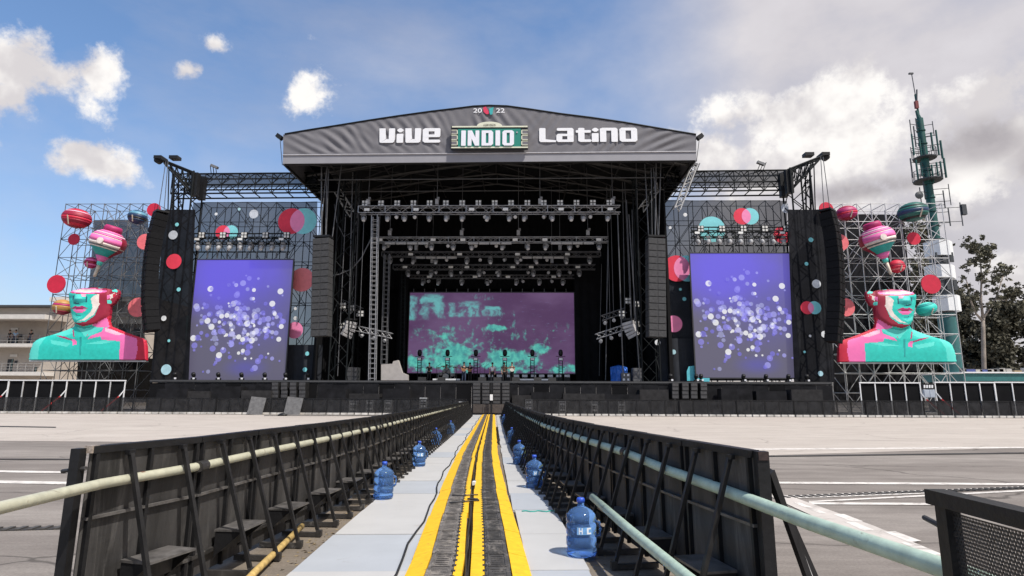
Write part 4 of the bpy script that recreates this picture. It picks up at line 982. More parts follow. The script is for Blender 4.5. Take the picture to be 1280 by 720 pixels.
jl_ = [(201, 268), (194.5, 292), (190, 320), (187.5, 350), (187, 380), (190, 414)]; jr_ = [(1034, 266), (1040, 292), (1043.5, 322), (1045, 350), (1045, 380), (1041.5, 428)]
array('black curved loudspeaker array hanging from the jib of the left wing', jl_, 18, 1.2, 1.0, 49, M_spk2, -.75, P(198, 202, 49).z, M_spk2)
array('black curved loudspeaker array hanging from the jib of the right wing', jr_, 18, 1.2, 1.0, 49, M_spk2, .75, P(1031, 196, 49).z, M_spk2)
array('small pale loudspeaker array hanging inside the left of the stage', [(439, 402), (437, 412), (432, 421)], 5, .95, .6, 52, M_spk3, .5, ze, M_spk3)
array('small pale loudspeaker array hanging inside the right of the stage', [(785, 402), (788, 412), (793, 421)], 5, .95, .6, 52, M_spk3, -.5, ze, M_spk3)
# side booms with lamps
for i, (p, q, side, s) in enumerate([((447, 411), (490, 420), 'left', 1), ((428, 378), (452, 388), 'left', 1), ((745, 421), (781, 409), 'right', 1), ((752, 398), (782, 388), 'right', 1)]):
    Y = 53; a, b_ = P(*p, Y), P(*q, Y); t = thing('side_boom', f'short lattice boom with lamps on the {side} of the stage, {"lower" if i % 2 == 0 else "upper"} one', 'truss', (a.x, Y, a.z))
    truss_stuff(t, a, b_, .45, .04, M_alu if i % 2 == 0 else M_dalu, rb=.03, bay=.5)
    pole(t, 'hanger', (a+b_)/2, Vector((((a+b_)/2).x, Y, ze)), .025, M_dalu)
    for k in range(3): hang('par', a.x+(b_.x-a.x)*(k+.5)/3, Y-.1, a.z+(b_.z-a.z)*(k+.5)/3-.25, f'small wash lamp under the {"lower" if i % 2 == 0 else "upper"} boom on the {side} of the stage, {nth(k+1)} from left', 'wash lamps on the side booms', rn.uniform(-.7, .7))
for i, (px, py, side) in enumerate([(429, 382, 'left'), (428, 407, 'left'), (451, 392, 'left'), (440, 385, 'left'), (785, 376, 'right'), (796, 380, 'right'), (797, 405, 'right'), (777, 392, 'right')]):
    p = P(px, py, 52.4); hang('blinder', p.x, 52.4, p.z-.3, f'blinder lamp on the rigging at the {side} side of the stage, {nth(i % 4+1)} of four', 'blinder lamps on side rigging')

# ------------------------------------------------------------------ floor gear
def box_thing(name, label, cat, x0, y0, x1, y1, Y, depth, m, group=None, details=None):
    a, b_, z0, z1 = rect(x0, y0, x1, y1, Y); t = thing(name, label, cat, ((a+b_)/2, Y, z0), 0, group)
    MB().box(((a+b_)/2, Y+depth/2, (z0+z1)/2), (b_-a, depth, z1-z0)).build('body', m, parent=t)
    if details: details(t, a, b_, z0, z1, Y)
    return t
def grille(nx, nz, m, gap=.06, nm='grille'):
    def f(t, a, b_, z0, z1, Y):
        for i in range(nx):
            for k in range(nz): slab(t, nm, (a+(b_-a)*(i+.5)/nx, Y-.012, z0+(z1-z0)*(k+.5)/nz), ((b_-a)/nx-gap, .03, (z1-z0)/nz-gap), m)
    return f
M_sub = mat('subwoofer_black', (.018, .018, .019), rough=.7, spec=.2, var=.3, scale=5); M_subg = mat('subwoofer_grille', (.05, .049, .051), rough=.65, var=.35, scale=8, bump=.2)
cnt = 0
for (xs, yb, w, side, Y) in (((592, 603.5, 617, 628.5), 505, 9.6, 'centre', 47.3), ((340.5, 352, 363, 374.5), 497.5, 8.5, 'left', 48.6), ((841, 853.5, 864.5, 876.5), 498.5, 8.5, 'right', 48.6)):
    for i, x in enumerate(xs):
        nrow = 3 if side == 'centre' else 2; hh = 9 if side == 'centre' else 10
        for k in range(nrow):
            box_thing('subwoofer', f'black subwoofer in the {side} group before the stage, {nth(i+1)} column from left, {["bottom", "second", "top"][k] if nrow == 3 else ["bottom", "top"][k]} box', 'subwoofer', x-1, yb-hh*(k+1)+.15, x-1+w, yb-hh*k-.1, Y+(.12 if i % 2 else 0), 1.0, M_sub, 'stacked subwoofers before the stage', grille(1, 2, M_subg))
box_thing('subwoofer_plinth', 'brownish black plinth under the centre subwoofers at the runway end', 'plinth', 591, 505.3, 639, 516.5, 47.0, 1.4, mat('brown_plinth', (.06, .048, .042), rough=.7, var=.4), None, grille(4, 1, mat('brown_plinth', (.06, .048, .042))))
t = box_thing('notice_post', 'slim black post with small white sheet before the centre subwoofers', 'post', 613, 478, 615.4, 516, 46.6, .1, M_black); pxpoly(t, 'notice', [(612.4, 493), (616, 493), (616, 500.5), (612.4, 500.5)], 46.55, M_white, .02)
for i, (x0, y0, x1, y1) in enumerate([(195, 486, 233, 497), (233, 489, 262, 498), (262, 483, 300, 498), (301, 488, 338, 498), (398, 486, 432, 499), (436, 492, 474, 501), (478, 486, 512, 499), (640, 494, 664, 503), (664, 490, 702, 503), (704, 492, 756, 503), (756, 493, 800, 503), (800, 487, 836, 500), (902, 486, 941, 498), (990, 487, 1029, 499), (946, 489, 984, 500)]):
    box_thing('platform_box', f'low black cloth covered box in front of the stage skirt, {nth(i+1)} from left', 'box', x0, y0, x1, y1+14, 48.3+(i % 3)*.12, 1.0, mat('platform_cloth', (.030, .029, .030), rough=.85, spec=.15, var=.4) if i % 2 else M_skirt, 'low boxes before the stage skirt')
M_rack = mat('rack_metal', (.10, .10, .105), rough=.5, var=.3)
for i, (px, py) in enumerate([(441, 509), (462, 508), (485, 508), (529, 505), (578, 510), (661, 507), (703, 509.5), (743, 510), (777, 510)]):
    def det(t, a, b_, z0, z1, Y):
        for x in (a+.04, b_-.04): slab(t, 'frame_bar', (x, Y-.03, (z0+z1)/2), (.06, .06, z1-z0), M_galv)
        for z in (z0+.04, (z0+z1)/2, z1-.04): slab(t, 'frame_bar', ((a+b_)/2, Y-.035, z), (b_-a-.12, .05, .06), M_galv)
        for k in (.28, .74):
            for j in (.32, .68): slab(t, 'lamp_cell', (a+(b_-a)*j, Y-.05, z0+(z1-z0)*k), (.16, .05, .16), M_lens)
    box_thing('floor_lamp_rack', f'small metal framed lamp rack behind the front fence, {nth(i+1)} from left', 'lamp rack', px-4.6, py-8, px+4.6, py+7, 45.2 if px == 578 else 46.9, .6, M_rack, 'lamp racks behind the fence', det)
# on the deck
def on_deck(px0, py0, px1, Y): return px0, py0, px1
def deck_box(name, label, cat, x0, y0, x1, Y, depth, m, details=None, group=None):
    a, b_, z0, z1 = rect(x0, y0, x1, 476, Y); z0 = DZ+.001; t = thing(name, label, cat, ((a+b_)/2, Y, z0), 0, group)
    MB().box(((a+b_)/2, Y+depth/2, (z0+z1)/2), (b_-a, depth, z1-z0)).build('body', m, parent=t)
    if details: details(t, a, b_, z0, z1, Y)
    return t
deck_box('speaker_cabinet', 'grey speaker cabinets stacked at the left of the stage deck', 'loudspeaker', 432, 459, 446.5, 51.5, .9, M_spk, grille(2, 3, M_subg))
deck_box('monitor_rack', 'grey equipment rack with white front at the right of the deck', 'rack', 791, 460, 803, 51.5, .8, M_rack, grille(2, 4, M_dalu))
deck_box('monitor_rack', 'black and white equipment rack beside the blue tarpaulin', 'rack', 777, 466, 788, 51.2, .8, M_rack, grille(2, 2, M_lens, .2))
a, b_, z0, z1 = rect(762, 457, 783, 468, 52.5)
b = MB(); nx, nz = 14, 8; rr = random.Random(4); vs = []
for j in range(nz+1):
    for i in range(nx+1):
        f, g_ = i/nx, j/nz; vs.append((a+(b_-a)*f, 52.2-.5*math.sin(math.pi*f)*math.cos(g_*1.4)+rr.uniform(-.07, .07)-.3*(1-g_), DZ+.02+(z1-DZ)*math.sin(g_*1.57)*(1-.25*abs(f-.5))))
b.add(vs, [(j*(nx+1)+i, j*(nx+1)+i+1, (j+1)*(nx+1)+i+1, (j+1)*(nx+1)+i) for j in range(nz) for i in range(nx)])
b.box(((a+b_)/2, 52.6, (DZ+z1)/2), (b_-a-.3, .6, z1-DZ-.3))
set_tags(b.build('tarpaulin', mat('blue_tarpaulin', (.012, .10, .42), rough=.5, var=.25, bump=.2, bscale=8)), 'crumpled blue tarpaulin over gear at the right of the deck', 'tarpaulin')
wp = [(478, 475.5), (478, 456), (492, 455), (493, 452), (499, 450.5), (504, 466), (511, 469), (511, 475.5)]  # outline of pale block put where bright background shows through the open back
b = MB(); b.prism([P(x, y, 53) for x, y in wp], (0, -1, 0), .5); set_tags(b.build('bright_gap_block', mat('pale_gap_fill', (.40, .37, .35), rough=.8, var=.12)), 'pale covered ramp leaning left of the centre screen', 'cover')
for i, (x0, x1, y) in enumerate([(541, 575, 474.2), (648, 690, 474.4)]):
    deck_box('riser', ['low riser with a white edge under the drum kit', 'low riser with a white edge right of centre'][i], 'riser', x0, y-1, x1, 55+i*.3, 2.5, M_deck, lambda t, a, b_, z0, z1, Y: slab(t, 'edge_strip', ((a+b_)/2, Y-.02, z1-.08), (b_-a, .05, .14), M_white))
for i in range(11):
    px = 603+i*10.6
    deck_box('floor_light_bar', f'white fronted floor light bar at the foot of the screen, {nth(i+1)} from left', 'light bar', px-3.8, 467.6, px+3.8, 60.5, .4, M_black, lambda t, a, b_, z0, z1, Y: slab(t, 'lens_strip', ((a+b_)/2, Y-.02, z1-.18), (b_-a-.08, .05, .24), M_lens), 'floor light bars')
for i, px in enumerate([524, 559, 594.5, 631, 665.5, 701]):
    Y = 57.5; c = P(px, 466, Y); t = thing('light_totem', f'light totem with black lamp on a pole, {nth(i+1)} from left in front of the screen', 'light totem', (c.x, Y, DZ), 0, 'light totems on the deck')
    zt = P(px, 441, Y).z
    for s in (-.17, .17): pole(t, 'pole', (c.x+s, Y, DZ), (c.x+s, Y, zt-.8), .04, M_truss_dk)
    for k in range(8): slab(t, 'rung', (c.x, Y, DZ+.3+k*.27), (.3, .05, .05), M_truss_dk)
    slab(t, 'base_plate', (c.x, Y, DZ+.03), (.7, .6, .06), M_black)
    zz = P(px, 449, Y).z; slab(t, 'lamp_front', (c.x, Y-.2, zz), (.34, .06, .22), M_lens); slab(t, 'mount', (c.x, Y, zz), (.44, .34, .3), M_black)
    slab(t, 'crossbar', (c.x, Y, P(px, 445.5, Y).z), (.9, .06, .06), M_black); slab(t, 'crossbar', (c.x, Y, P(px, 459, Y).z), (.8, .06, .06), M_black)
    MB().lathe([(.12, 0), (.2, .1), (.22, .35), (.17, .55), (.08, .62)], 12, c=(c.x, Y-.05, zz+.3)).build('lamp_head', M_black, parent=t, smooth=True)
# small lamps along the deck lip under the side screens
k = 0
for side, pxs_, py in (('left', (219, 242, 273, 302, 331, 357, 385), 473), ('right', (838, 870, 876, 929, 957, 985, 1008), 473)):
    for i, px in enumerate(pxs_):
        p = P(px, py, 49.8); t = thing('lip_lamp', f'small black lamp standing on the {side} wing deck edge, {nth(i+1)} from left', 'stage lamp', (p.x, 49.8, DZ), 0, 'lamps on the deck edge')
        MB().box((p.x, 49.8, DZ+.08), (.34, .3, .16)).build('base', M_black, parent=t); MB().lathe([(.1, -.1), (.16, 0), (.17, .22), (.14, .3)], 10, c=(p.x, 49.8, DZ+.32), rot=Matrix.Rotation(R_(35), 3, 'X')).build('head', M_black, parent=t, smooth=True)
        MB().box((p.x+.1, 49.62, DZ+.12), (.16, .05, .14)).build('lens', M_lens, parent=t)
# ================================================================== WINGS
M_teal = mat('paint_teal', (.02, .54, .45), rough=.6, var=.12, scale=3, bump=.06); M_teal2 = mat('paint_light_teal', (.10, .68, .58), rough=.55, var=.06); M_dteal = mat('paint_dark_teal', (.01, .10, .13), rough=.55)
M_mteal = mat('paint_mid_teal', (.015, .33, .31), rough=.55); M_pink = mat('paint_pink', (.83, .16, .42), rough=.55, var=.06); M_lpink = mat('paint_pale_pink', (.80, .46, .58), rough=.55); M_rred = mat('paint_red', (.56, .012, .045), rough=.6, var=.12, scale=2)
M_dred = mat('paint_dark_red', (.30, .008, .035), rough=.55, var=.08); M_creamp = mat('paint_cream', (.78, .68, .62), rough=.55); M_mag = mat('paint_magenta', (.40, .02, .12), rough=.55)
M_salmon = mat('paint_salmon', (.80, .17, .19), rough=.6); M_cyan = mat('paint_cyan', (.10, .48, .55), rough=.6); M_dotgrey = mat('print_pale_grey', (.50, .53, .58), rough=.8)
M_scrim = mat('open_black_scrim', (.026, .030, .038), rough=.9, var=.3, scale=.5, alpha=.78, spec=.1)
M_scrim2 = mat('dense_black_scrim', (.009, .0095, .012), rough=.9, var=.5, scale=1.2, alpha=.985, spec=.1)
M_scrimg = mat('grey_scrim', (.045, .047, .056), rough=.9, var=.3, scale=.9, alpha=.90, spec=.1)
M_navy = mat('navy_black_cloth', (.014, .017, .024), rough=.9, var=.3)

# ------------------------------------------------------------------ scaffolds
def scaffold(label, px0, px1, pyt, Y, ncol, nrow, m, depth=2.2, seed=1, r=.032, top=True, zdense=0):
    rn = random.Random(seed); ym = (pyt+480)/2
    a, b_ = P(px0, ym, Y).x, P(px1, ym, Y).x; zt = P((px0+px1)/2, pyt, Y).z
    t = thing('scaffold', label, 'scaffold', ((a+b_)/2, Y, 0))
    xs = [a+(b_-a)*i/ncol for i in range(ncol+1)]; zs = [.15+(zt-.15)*j/nrow for j in range(nrow+1)]
    for x in xs:
        for dy in (0, depth):
            pole(t, 'standard', (x, Y+dy, 0), (x, Y+dy, zt+.05), r, m)
            slab(t, 'base_plate', (x, Y+dy, .02), (.2, .2, .04), m)
        for z in zs[1:]: pole(t, 'transom', (x, Y, z), (x, Y+depth, z), r*.8, m, 5)
    for z in zs:
        for dy in (0, depth): pole(t, 'ledger', (a, Y+dy, z), (b_, Y+dy, z), r*.85, m, 5)
    for j in range(nrow):
        for i in range(ncol):
            for dy in (0, depth):
                if rn.random() < .80:
                    u, v = (xs[i], xs[i+1]) if rn.random() < .5 else (xs[i+1], xs[i])
                    pole(t, 'brace', (u, Y+dy, zs[j]), (v, Y+dy, zs[j+1]), r*.75, m, 5)
        for x in xs:
            if rn.random() < .45: pole(t, 'brace', (x, Y, zs[j]), (x, Y+depth, zs[j+1]), r*.75, m, 5)
    return t, xs, zs
M_scafd = mat('weathered_scaffold_tube', (.12, .12, .125), rough=.5, metal=.2, var=.25)
scaffold('grey tube scaffold carrying the left bust and balls', 66, 182, 255, 53, 7, 11, M_scafd, seed=3, r=.036)
scaffold('pale galvanised scaffold carrying the right bust and balls', 1046, 1192, 254.5, 53, 8, 11, M_galv, seed=5, r=.042)
# frames that carry the scrims behind the side screens
scaffold('thin black frame behind the left side screen scrim', 242, 394, 253, 53.4, 8, 10, M_truss_dk, depth=1.6, seed=8, r=.04)
scaffold('thin black frame behind the right side screen scrim', 834, 984, 251, 53.4, 8, 10, M_truss_dk, depth=1.6, seed=9, r=.04)

# ------------------------------------------------------------------ scrims with printed dots
def scrim(label, quad, Y, m, dots=(), sag=.10, seed=0, clip=True):
    c = [P(x, y, Y) for x, y in quad]       # tl, tr, br, bl
    t = thing('printed_scrim', label, 'scrim', ((c[2].x+c[3].x)/2, Y, min(c[2].z, c[3].z)))
    b = MB(); nx, nz = 24, 18; vs = []
    for j in range(nz+1):
        for i in range(nx+1):
            f, g_ = i/nx, j/nz; p = (c[0]*(1-f)+c[1]*f)*(1-g_)+(c[3]*(1-f)+c[2]*f)*g_
            vs.append(p+Vector((0, sag*(math.sin(f*9+seed)*math.sin(g_*7+seed*2)*.5+.4*math.sin(f*23+g_*5+seed)), 0)))
    b.add(vs, [(j*(nx+1)+i, j*(nx+1)+i+1, (j+1)*(nx+1)+i+1, (j+1)*(nx+1)+i) for j in range(nz) for i in range(nx)])
    b.build('fabric', m, parent=t, smooth=True)
    xlo, xhi = min(c[0].x, c[3].x), max(c[1].x, c[2].x)
    for k, (px, py, r, dm) in enumerate(dots):
        p = P(px, py, Y); R = r/F*Y; b = MB(); yy = Y-sag-.02-.004*k
        pts = [(min(max(p.x+R*math.cos(a), xlo), xhi) if clip else p.x+R*math.cos(a), yy, p.z+R*math.sin(a)) for a in [2*math.pi*i/28 for i in range(28)]]
        b.add(pts, [tuple(range(28))]); b.build('printed_dot', dm, parent=t)
    return t
pr = dict(red=mat('print_red_dot', (.72, .04, .08), rough=.8, var=.08), salmon=mat('print_salmon_dot', (.85, .24, .26), rough=.8, var=.08), pink=mat('print_pink_dot', (.85, .25, .46), rough=.8, var=.08), cyan=mat('print_cyan_dot', (.22, .62, .66), rough=.8, var=.08), grey=M_dotgrey, pale=mat('print_pale_blue', (.38, .60, .66), rough=.8), white=mat('print_white', (.72, .74, .76), rough=.8))
def pair(t, px, py, r, dx, Y, left='red', right='cyan', sag=.1):
    """two overlapping printed circles with their pink lens"""
    A, Bc, R = P(px, py, Y), P(px+dx, py, Y), r/F*Y; D = Bc.x-A.x
    for c, m_, yy in ((A, left, .16), (Bc, right, .165)):
        b = MB(); b.add([(c.x+R*math.cos(2*math.pi*i/28), Y-yy, c.z+R*math.sin(2*math.pi*i/28)) for i in range(28)], [tuple(range(28))]); b.build('printed_dot', pr[m_], parent=t)
    a = math.acos(max(-1, min(1, D/2/R))); b = MB()
    pts = [(A.x+R*math.cos(-a+2*a*i/12), Y-.172, A.z+R*math.sin(-a+2*a*i/12)) for i in range(13)]+[(Bc.x+R*math.cos(math.pi-a+2*a*i/12), Y-.172, A.z+R*math.sin(math.pi-a+2*a*i/12)) for i in range(1, 12)]
    b.add(pts, [tuple(range(len(pts)))]); b.build('printed_dot', pr['pink'], parent=t)
d = lambda *L: [(x, y, r, pr[c]) for x, y, r, c in L]
YC = 52.4
t = scrim('open dark scrim with red and cyan dots behind the left side screen', [(241, 253), (397, 252), (394, 432), (232, 446)], YC, M_scrim, d((318, 268, 6, 'grey'), (271, 268, 2, 'white'), (378, 350, 15.5, 'salmon'), (369, 413, 10.5, 'pink'), (370, 398, 2.5, 'white'), (352, 357, 2.5, 'cyan'), (370, 386, 2, 'white'), (300, 262, 2, 'pale')), seed=1)
pair(t, 365, 277, 17.5, 15, YC); pair(t, 279.5, 291, 9.5, 10, YC)
t = scrim('open dark scrim with cyan and red dots behind the right side screen', [(831, 250), (984, 251), (989, 474), (829, 474)], YC, M_scrim, d((889.5, 287, 17, 'cyan'), (977, 294, 11, 'red'), (842, 405, 10.5, 'pink'), (855, 374, 2.5, 'cyan'), (837, 285, 2, 'white'), (982, 261, 6.5, 'grey'), (850, 362, 1.8, 'cyan'), (841, 440, 4, 'pale'), (856, 269, 2.5, 'white')), seed=2)
pair(t, 927, 271, 11, 10, YC); pair(t, 845.5, 336, 17, 13, YC)
curt = thing('dark_drape', 'navy black drape hanging right of the left side screen', 'drape', P(380, 476, 51.95))
a, b_, z0, z1 = rect(350, 431, 402, 478, 51.95); curtain((a, 51.95), (b_, 51.95), DZ, z1, 'cloth', curt, M_navy, amp=.07, seed=21)
for px, py, r in ((384, 442, 2.6), (381, 462, 2.8)):
    p = P(px, py, 51.75); MB().add([(p.x+r/F*52*math.cos(2*math.pi*i/16), 51.75, p.z+r/F*52*math.sin(2*math.pi*i/16)) for i in range(16)], [tuple(range(16))]).build('printed_dot', pr['cyan'], parent=curt)
curt = thing('dark_drape', 'navy black drape sagging left of the right side screen', 'drape', P(845, 476, 51.95))
a, b_, z0, z1 = rect(822, 423, 868, 476, 51.95); curtain((a, 51.95), (b_, 51.95), DZ, z1, 'cloth', curt, M_navy, amp=.09, seed=22)
for px, py, r, c in ((842, 440, 3, 'pale'), (822, 428, 3.5, 'white')):
    p = P(px, py, 51.75); MB().add([(p.x+r/F*52*math.cos(2*math.pi*i/16), 51.75, p.z+r/F*52*math.sin(2*math.pi*i/16)) for i in range(16)], [tuple(range(16))]).build('printed_dot', pr[c], parent=curt)
YT = 50.6
scrim('dense black scrim with red and grey dots on the left jib tower', [(206, 262), (244, 262), (236, 476), (188, 476)], YT, M_scrim2, d((217, 294, 6, 'grey'), (218, 327, 10, 'red'), (224, 362, 2.6, 'cyan'), (205.5, 398, 3.4, 'white'), (208.5, 462, 6.5, 'pale'), (222, 281, 2.5, 'cyan'), (212, 426, 1.8, 'cyan')), seed=3, sag=.06)
p = thing('round_panel', 'cyan round panel half hidden by the left side screen', 'disc', P(232, 410, 51.2)); b = MB(); c = P(233, 410, 51.25); b.prism([(c.x+16/F*51*math.cos(2*math.pi*i/32), 51.25, c.z+16/F*51*math.sin(2*math.pi*i/32)) for i in range(32)], (0, 1, 0), .05); b.build('disc', pr['cyan'], parent=p)
t = scrim('dense black scrim with white and cyan dots on the right jib tower', [(984, 262), (1031, 262), (1044, 478), (993, 478)], YT, M_scrim2, d((1020, 355, 5.5, 'white'), (1030, 418, 4.2, 'white'), (1013, 300, 3, 'cyan'), (1007.5, 330, 2.4, 'cyan'), (1025, 467, 3.2, 'pale'), (1012, 420, 1.6, 'white'), (1005, 440, 1.5, 'cyan')), seed=4, sag=.06)
pair(t, 1008, 385, 8.2, 9, YT)
p = thing('round_panel', 'cyan cut panel under the left edge of the right side screen', 'panel', P(868, 476, 50.9)); b = MB(); b.prism([P(x, y, 51.3) for x, y in ((859, 476), (858.5, 464), (861, 458), (869, 457), (869, 476))], (0, 1, 0), .05); b.build('disc', M_cyan, parent=p); b = MB(); b.prism([P(x, y, 50.3) for x, y in ((871, 477.5), (871, 472.5), (887, 472.5), (887, 477.5))], (0, 1, 0), .05); b.build('strip', M_cyan, parent=p)
scrim('black backing sheet behind the lower half of the right side screen', [(831, 322), (985, 322), (990, 476), (829, 476)], 52.75, M_scrim2, seed=12, sag=.05)
scrim('grey scrim sheet hung behind the left ball scaffold', [(118, 275), (186, 274), (180, 440), (104, 440)], 55.8, M_scrimg, seed=6)
scrim('dark scrim sheet hung behind the right ball scaffold', [(1040, 268), (1128, 268), (1156, 503), (1042, 503)], 55.8, M_scrim2, seed=7)
scrim('dark cloth hung low behind the left bust scaffold', [(98, 448), (192, 448), (190, 503), (92, 503)], 55.6, M_scrim2, seed=17)
scrim('strip of dark scrim on the left bridge truss', [(236, 216.5), (396, 215.5), (396, 234), (234, 235)], 52.9, M_scrim, seed=8, sag=.03)
scrim('strip of dark scrim on the right bridge truss', [(832, 214), (984, 213.5), (986, 232), (834, 233)], 52.9, M_scrim, seed=9, sag=.03)

# ------------------------------------------------------------------ bridges, jib towers
def bridge(label, p0, p1, Y):
    (xa, ya), (xb, yb) = p0, p1; t = thing('bridge_truss', label, 'truss', P((xa+xb)/2, ya+15, Y))
    A, B_ = P(xa, ya, Y), P(xb, yb, Y); h1, h2 = 15.5/F*Y, 27.5/F*Y; dn = Vector((0, 0, -1)); bk = Vector((0, 1.4, 0))
    rows = [Vector(), dn*h1, dn*h2]
    for o in rows:
        for kx in (Vector(), bk): pole(t, 'chord', A+o+kx, B_+o+kx, .075, M_truss_dk)
    n = 9
    for k in range(n+1):
        f = k/n; q_ = A.lerp(B_, f); pole(t, 'upright', q_, q_+rows[2], .05, M_truss_dk)
        if k < n:
            q2 = A.lerp(B_, (k+1)/n); qm = A.lerp(B_, (k+.5)/n)
            for (u, v) in ((rows[0], rows[1]), (rows[1], rows[2])):
                pole(t, 'brace', q_+v, qm+u, .042, M_truss_dk); pole(t, 'brace', qm+u, q2+v, .042, M_truss_dk)
            pole(t, 'brace', q_+rows[0] if k % 2 else q_+bk, q2+bk if k % 2 else q2, .042, M_truss_dk); pole(t, 'brace', q_+bk+rows[1], q2+bk, .042, M_truss_dk)
        pole(t, 'cross_tube', q_, q_+bk, .05, M_truss_dk); pole(t, 'cross_tube', q_+rows[2], q_+rows[2]+bk, .05, M_truss_dk)
    return t
bridge('dark three chord bridge truss from the left jib tower to the canopy', (216, 217.5), (404, 216), 52.4)
bridge('dark three chord bridge truss from the canopy to the right jib tower', (826, 214.5), (990, 212.5), 52.4)
for px, py, s in ((268, 217, 'left'), (374, 216, 'left'), (951, 213, 'right'), (868, 214, 'right')):
    p = P(px, py, 52.2); t = thing('bridge_fitting', f'small angled lamp bracket on the {s} bridge truss, {"outer" if px in (268, 951) else "inner"} one', 'bracket', p)
    for k in range(3): pole(t, 'arm', p+Vector((-.3+.25*k, 0, 0)), p+Vector((.35*(1 if s == "right" else -1)*.6+.25*k-.2, -.1, .75)), .035, M_truss_dk)
    MB().box(p+Vector((0, -.1, .65)), (.7, .3, .22), Matrix.Rotation(.4, 3, 'Y')).build('lamp', M_grey, parent=t)
def jib(label, px_b, tip, knee, heel, pyt, s, Y=51.6):
    c = P(px_b, 350, Y); zt = P(px_b, pyt, Y).z; t = thing('jib_tower', label, 'tower', (c.x, Y, 0))
    truss(t, (c.x, Y, .05), (c.x, Y, zt), 1.75, .085, M_truss_dk, bay=1.5, up=Vector((0, 1, 0)), rb=.045)
    for w in (-.45, .45):
        T, Kn, H = P(*tip, Y)+Vector((0, w, 0)), P(*knee, Y)+Vector((0, w, 0)), P(*heel, Y)+Vector((0, w, 0))
        pole(t, 'jib_chord', T, H, .10, M_truss_dk); low = Vector((H.x, Y+w, H.z-2.1)); m1 = T.lerp(H, .22)-Vector((0, 0, .25))
        pole(t, 'jib_chord', m1, low, .09, M_truss_dk)
        for k in range(5):
            u = T.lerp(H, .22+.78*k/5); v = m1.lerp(low, (k+1)/5); w2 = T.lerp(H, .22+.78*(k+1)/5); pole(t, 'brace', u, v, .05, M_truss_dk); pole(t, 'brace', v, w2, .05, M_truss_dk)
        pole(t, 'raker', T.lerp(H, .45)-Vector((0, 0, .4)), Vector((c.x-s*.8, Y+w, zt-5.0)), .07, M_truss_dk)
        pole(t, 'raker', T.lerp(H, .35)-Vector((0, 0, .4)), Vector((c.x-s*1.0, Y+w, zt-8.0)), .05, M_truss_dk)
        for k in range(4): pole(t, 'brace', Vector((c.x-s*.8, Y+w, zt-5+k*1.2)), Vector((c.x-s*(.2+.35*k), Y-w, zt-3.6+k*1.0)), .045, M_truss_dk)
    T = P(*tip, Y); MB().box(T+Vector((s*.15, 0, .02)), (.7, 1.1, .3)).build('jib_head', M_black, parent=t); MB().box(T+Vector((s*1.5, 0, .10)), (.8, .7, .3)).build('winch', M_black, parent=t)
    MB().lathe([(.05, -.3), (.3, -.22), (.3, .22), (.05, .3)], 14, c=T+Vector((0, -.1, -.18)), rot=Matrix.Rotation(math.pi/2, 3, 'X')).build('pulley', M_black, parent=t)
    for k in range(2): MB().box((c.x+s*(.9+.1*k), Y-.5+k, zt-1.2), (.6, .5, 2.2)).build('hoist_housing', M_black, parent=t)
jib('black lattice jib tower of the left wing with arm reaching outward', 223, (199, 199), (213, 206), (246, 218), 218, 1)
jib('black lattice jib tower of the right wing with arm reaching outward', 1006, (1031, 195), (1016, 203), (982, 214.5), 214, -1)
# lamps on bars above the side screens
for side, x0, x1, y in (('left', 243, 362, 301), ('right', 864, 984, 293)):
    a, b_ = P(x0, y, 51.6), P(x1, y, 51.6); t = thing('lamp_bar', f'black lattice lamp bar over the {side} side screen', 'truss', ((a.x+b_.x)/2, 51.6, a.z))
    truss_stuff(t, a, b_, .55, .05, M_truss_dk, rb=.035); a2, b2 = P(x0, y-9, 51.6), P(x1, y-9, 51.6); pole(t, 'upper_rail', a2, b2, .06, M_truss_dk); pole(t, 'lower_rail', P(x0, y+14, 51.6), P(x1, y+14, 51.6), .06, M_truss_dk)
    for k in range(12): f = k/11; p = a2.lerp(b2, f); pole(t, 'dropper', p, p-Vector((0, 0, 1.75)), .035, M_truss_dk)
    for k in range(9):
        p = a.lerp(b_, (k+.5)/9)
        hang('moving', p.x, 51.4, p.z-.2, f'moving head lamp on the bar over the {side} side screen, {nth(k+1)} from left', 'moving head lamps over the side screens', rn.uniform(-.6, .6))
        if k % 2 == 0: hang('blinder', p.x+.3, 51.3, p.z+.15, f'blinder lamp on the bar over the {side} side screen, {nth(k//2+1)} from left', 'blinder lamps over the side screens')
    for k in range(3): slab(t, 'tag_plate', a.lerp(b_, (.05, .5, .93)[k])+Vector((0, -.4, .05)), (.42, .03, .2), M_tag)
    for k in range(10): slab(t, 'screen_hook', P(x0+4+(x1-x0-8)*k/9, y+17.5, 51.5), (.12, .1, .6), M_dalu)

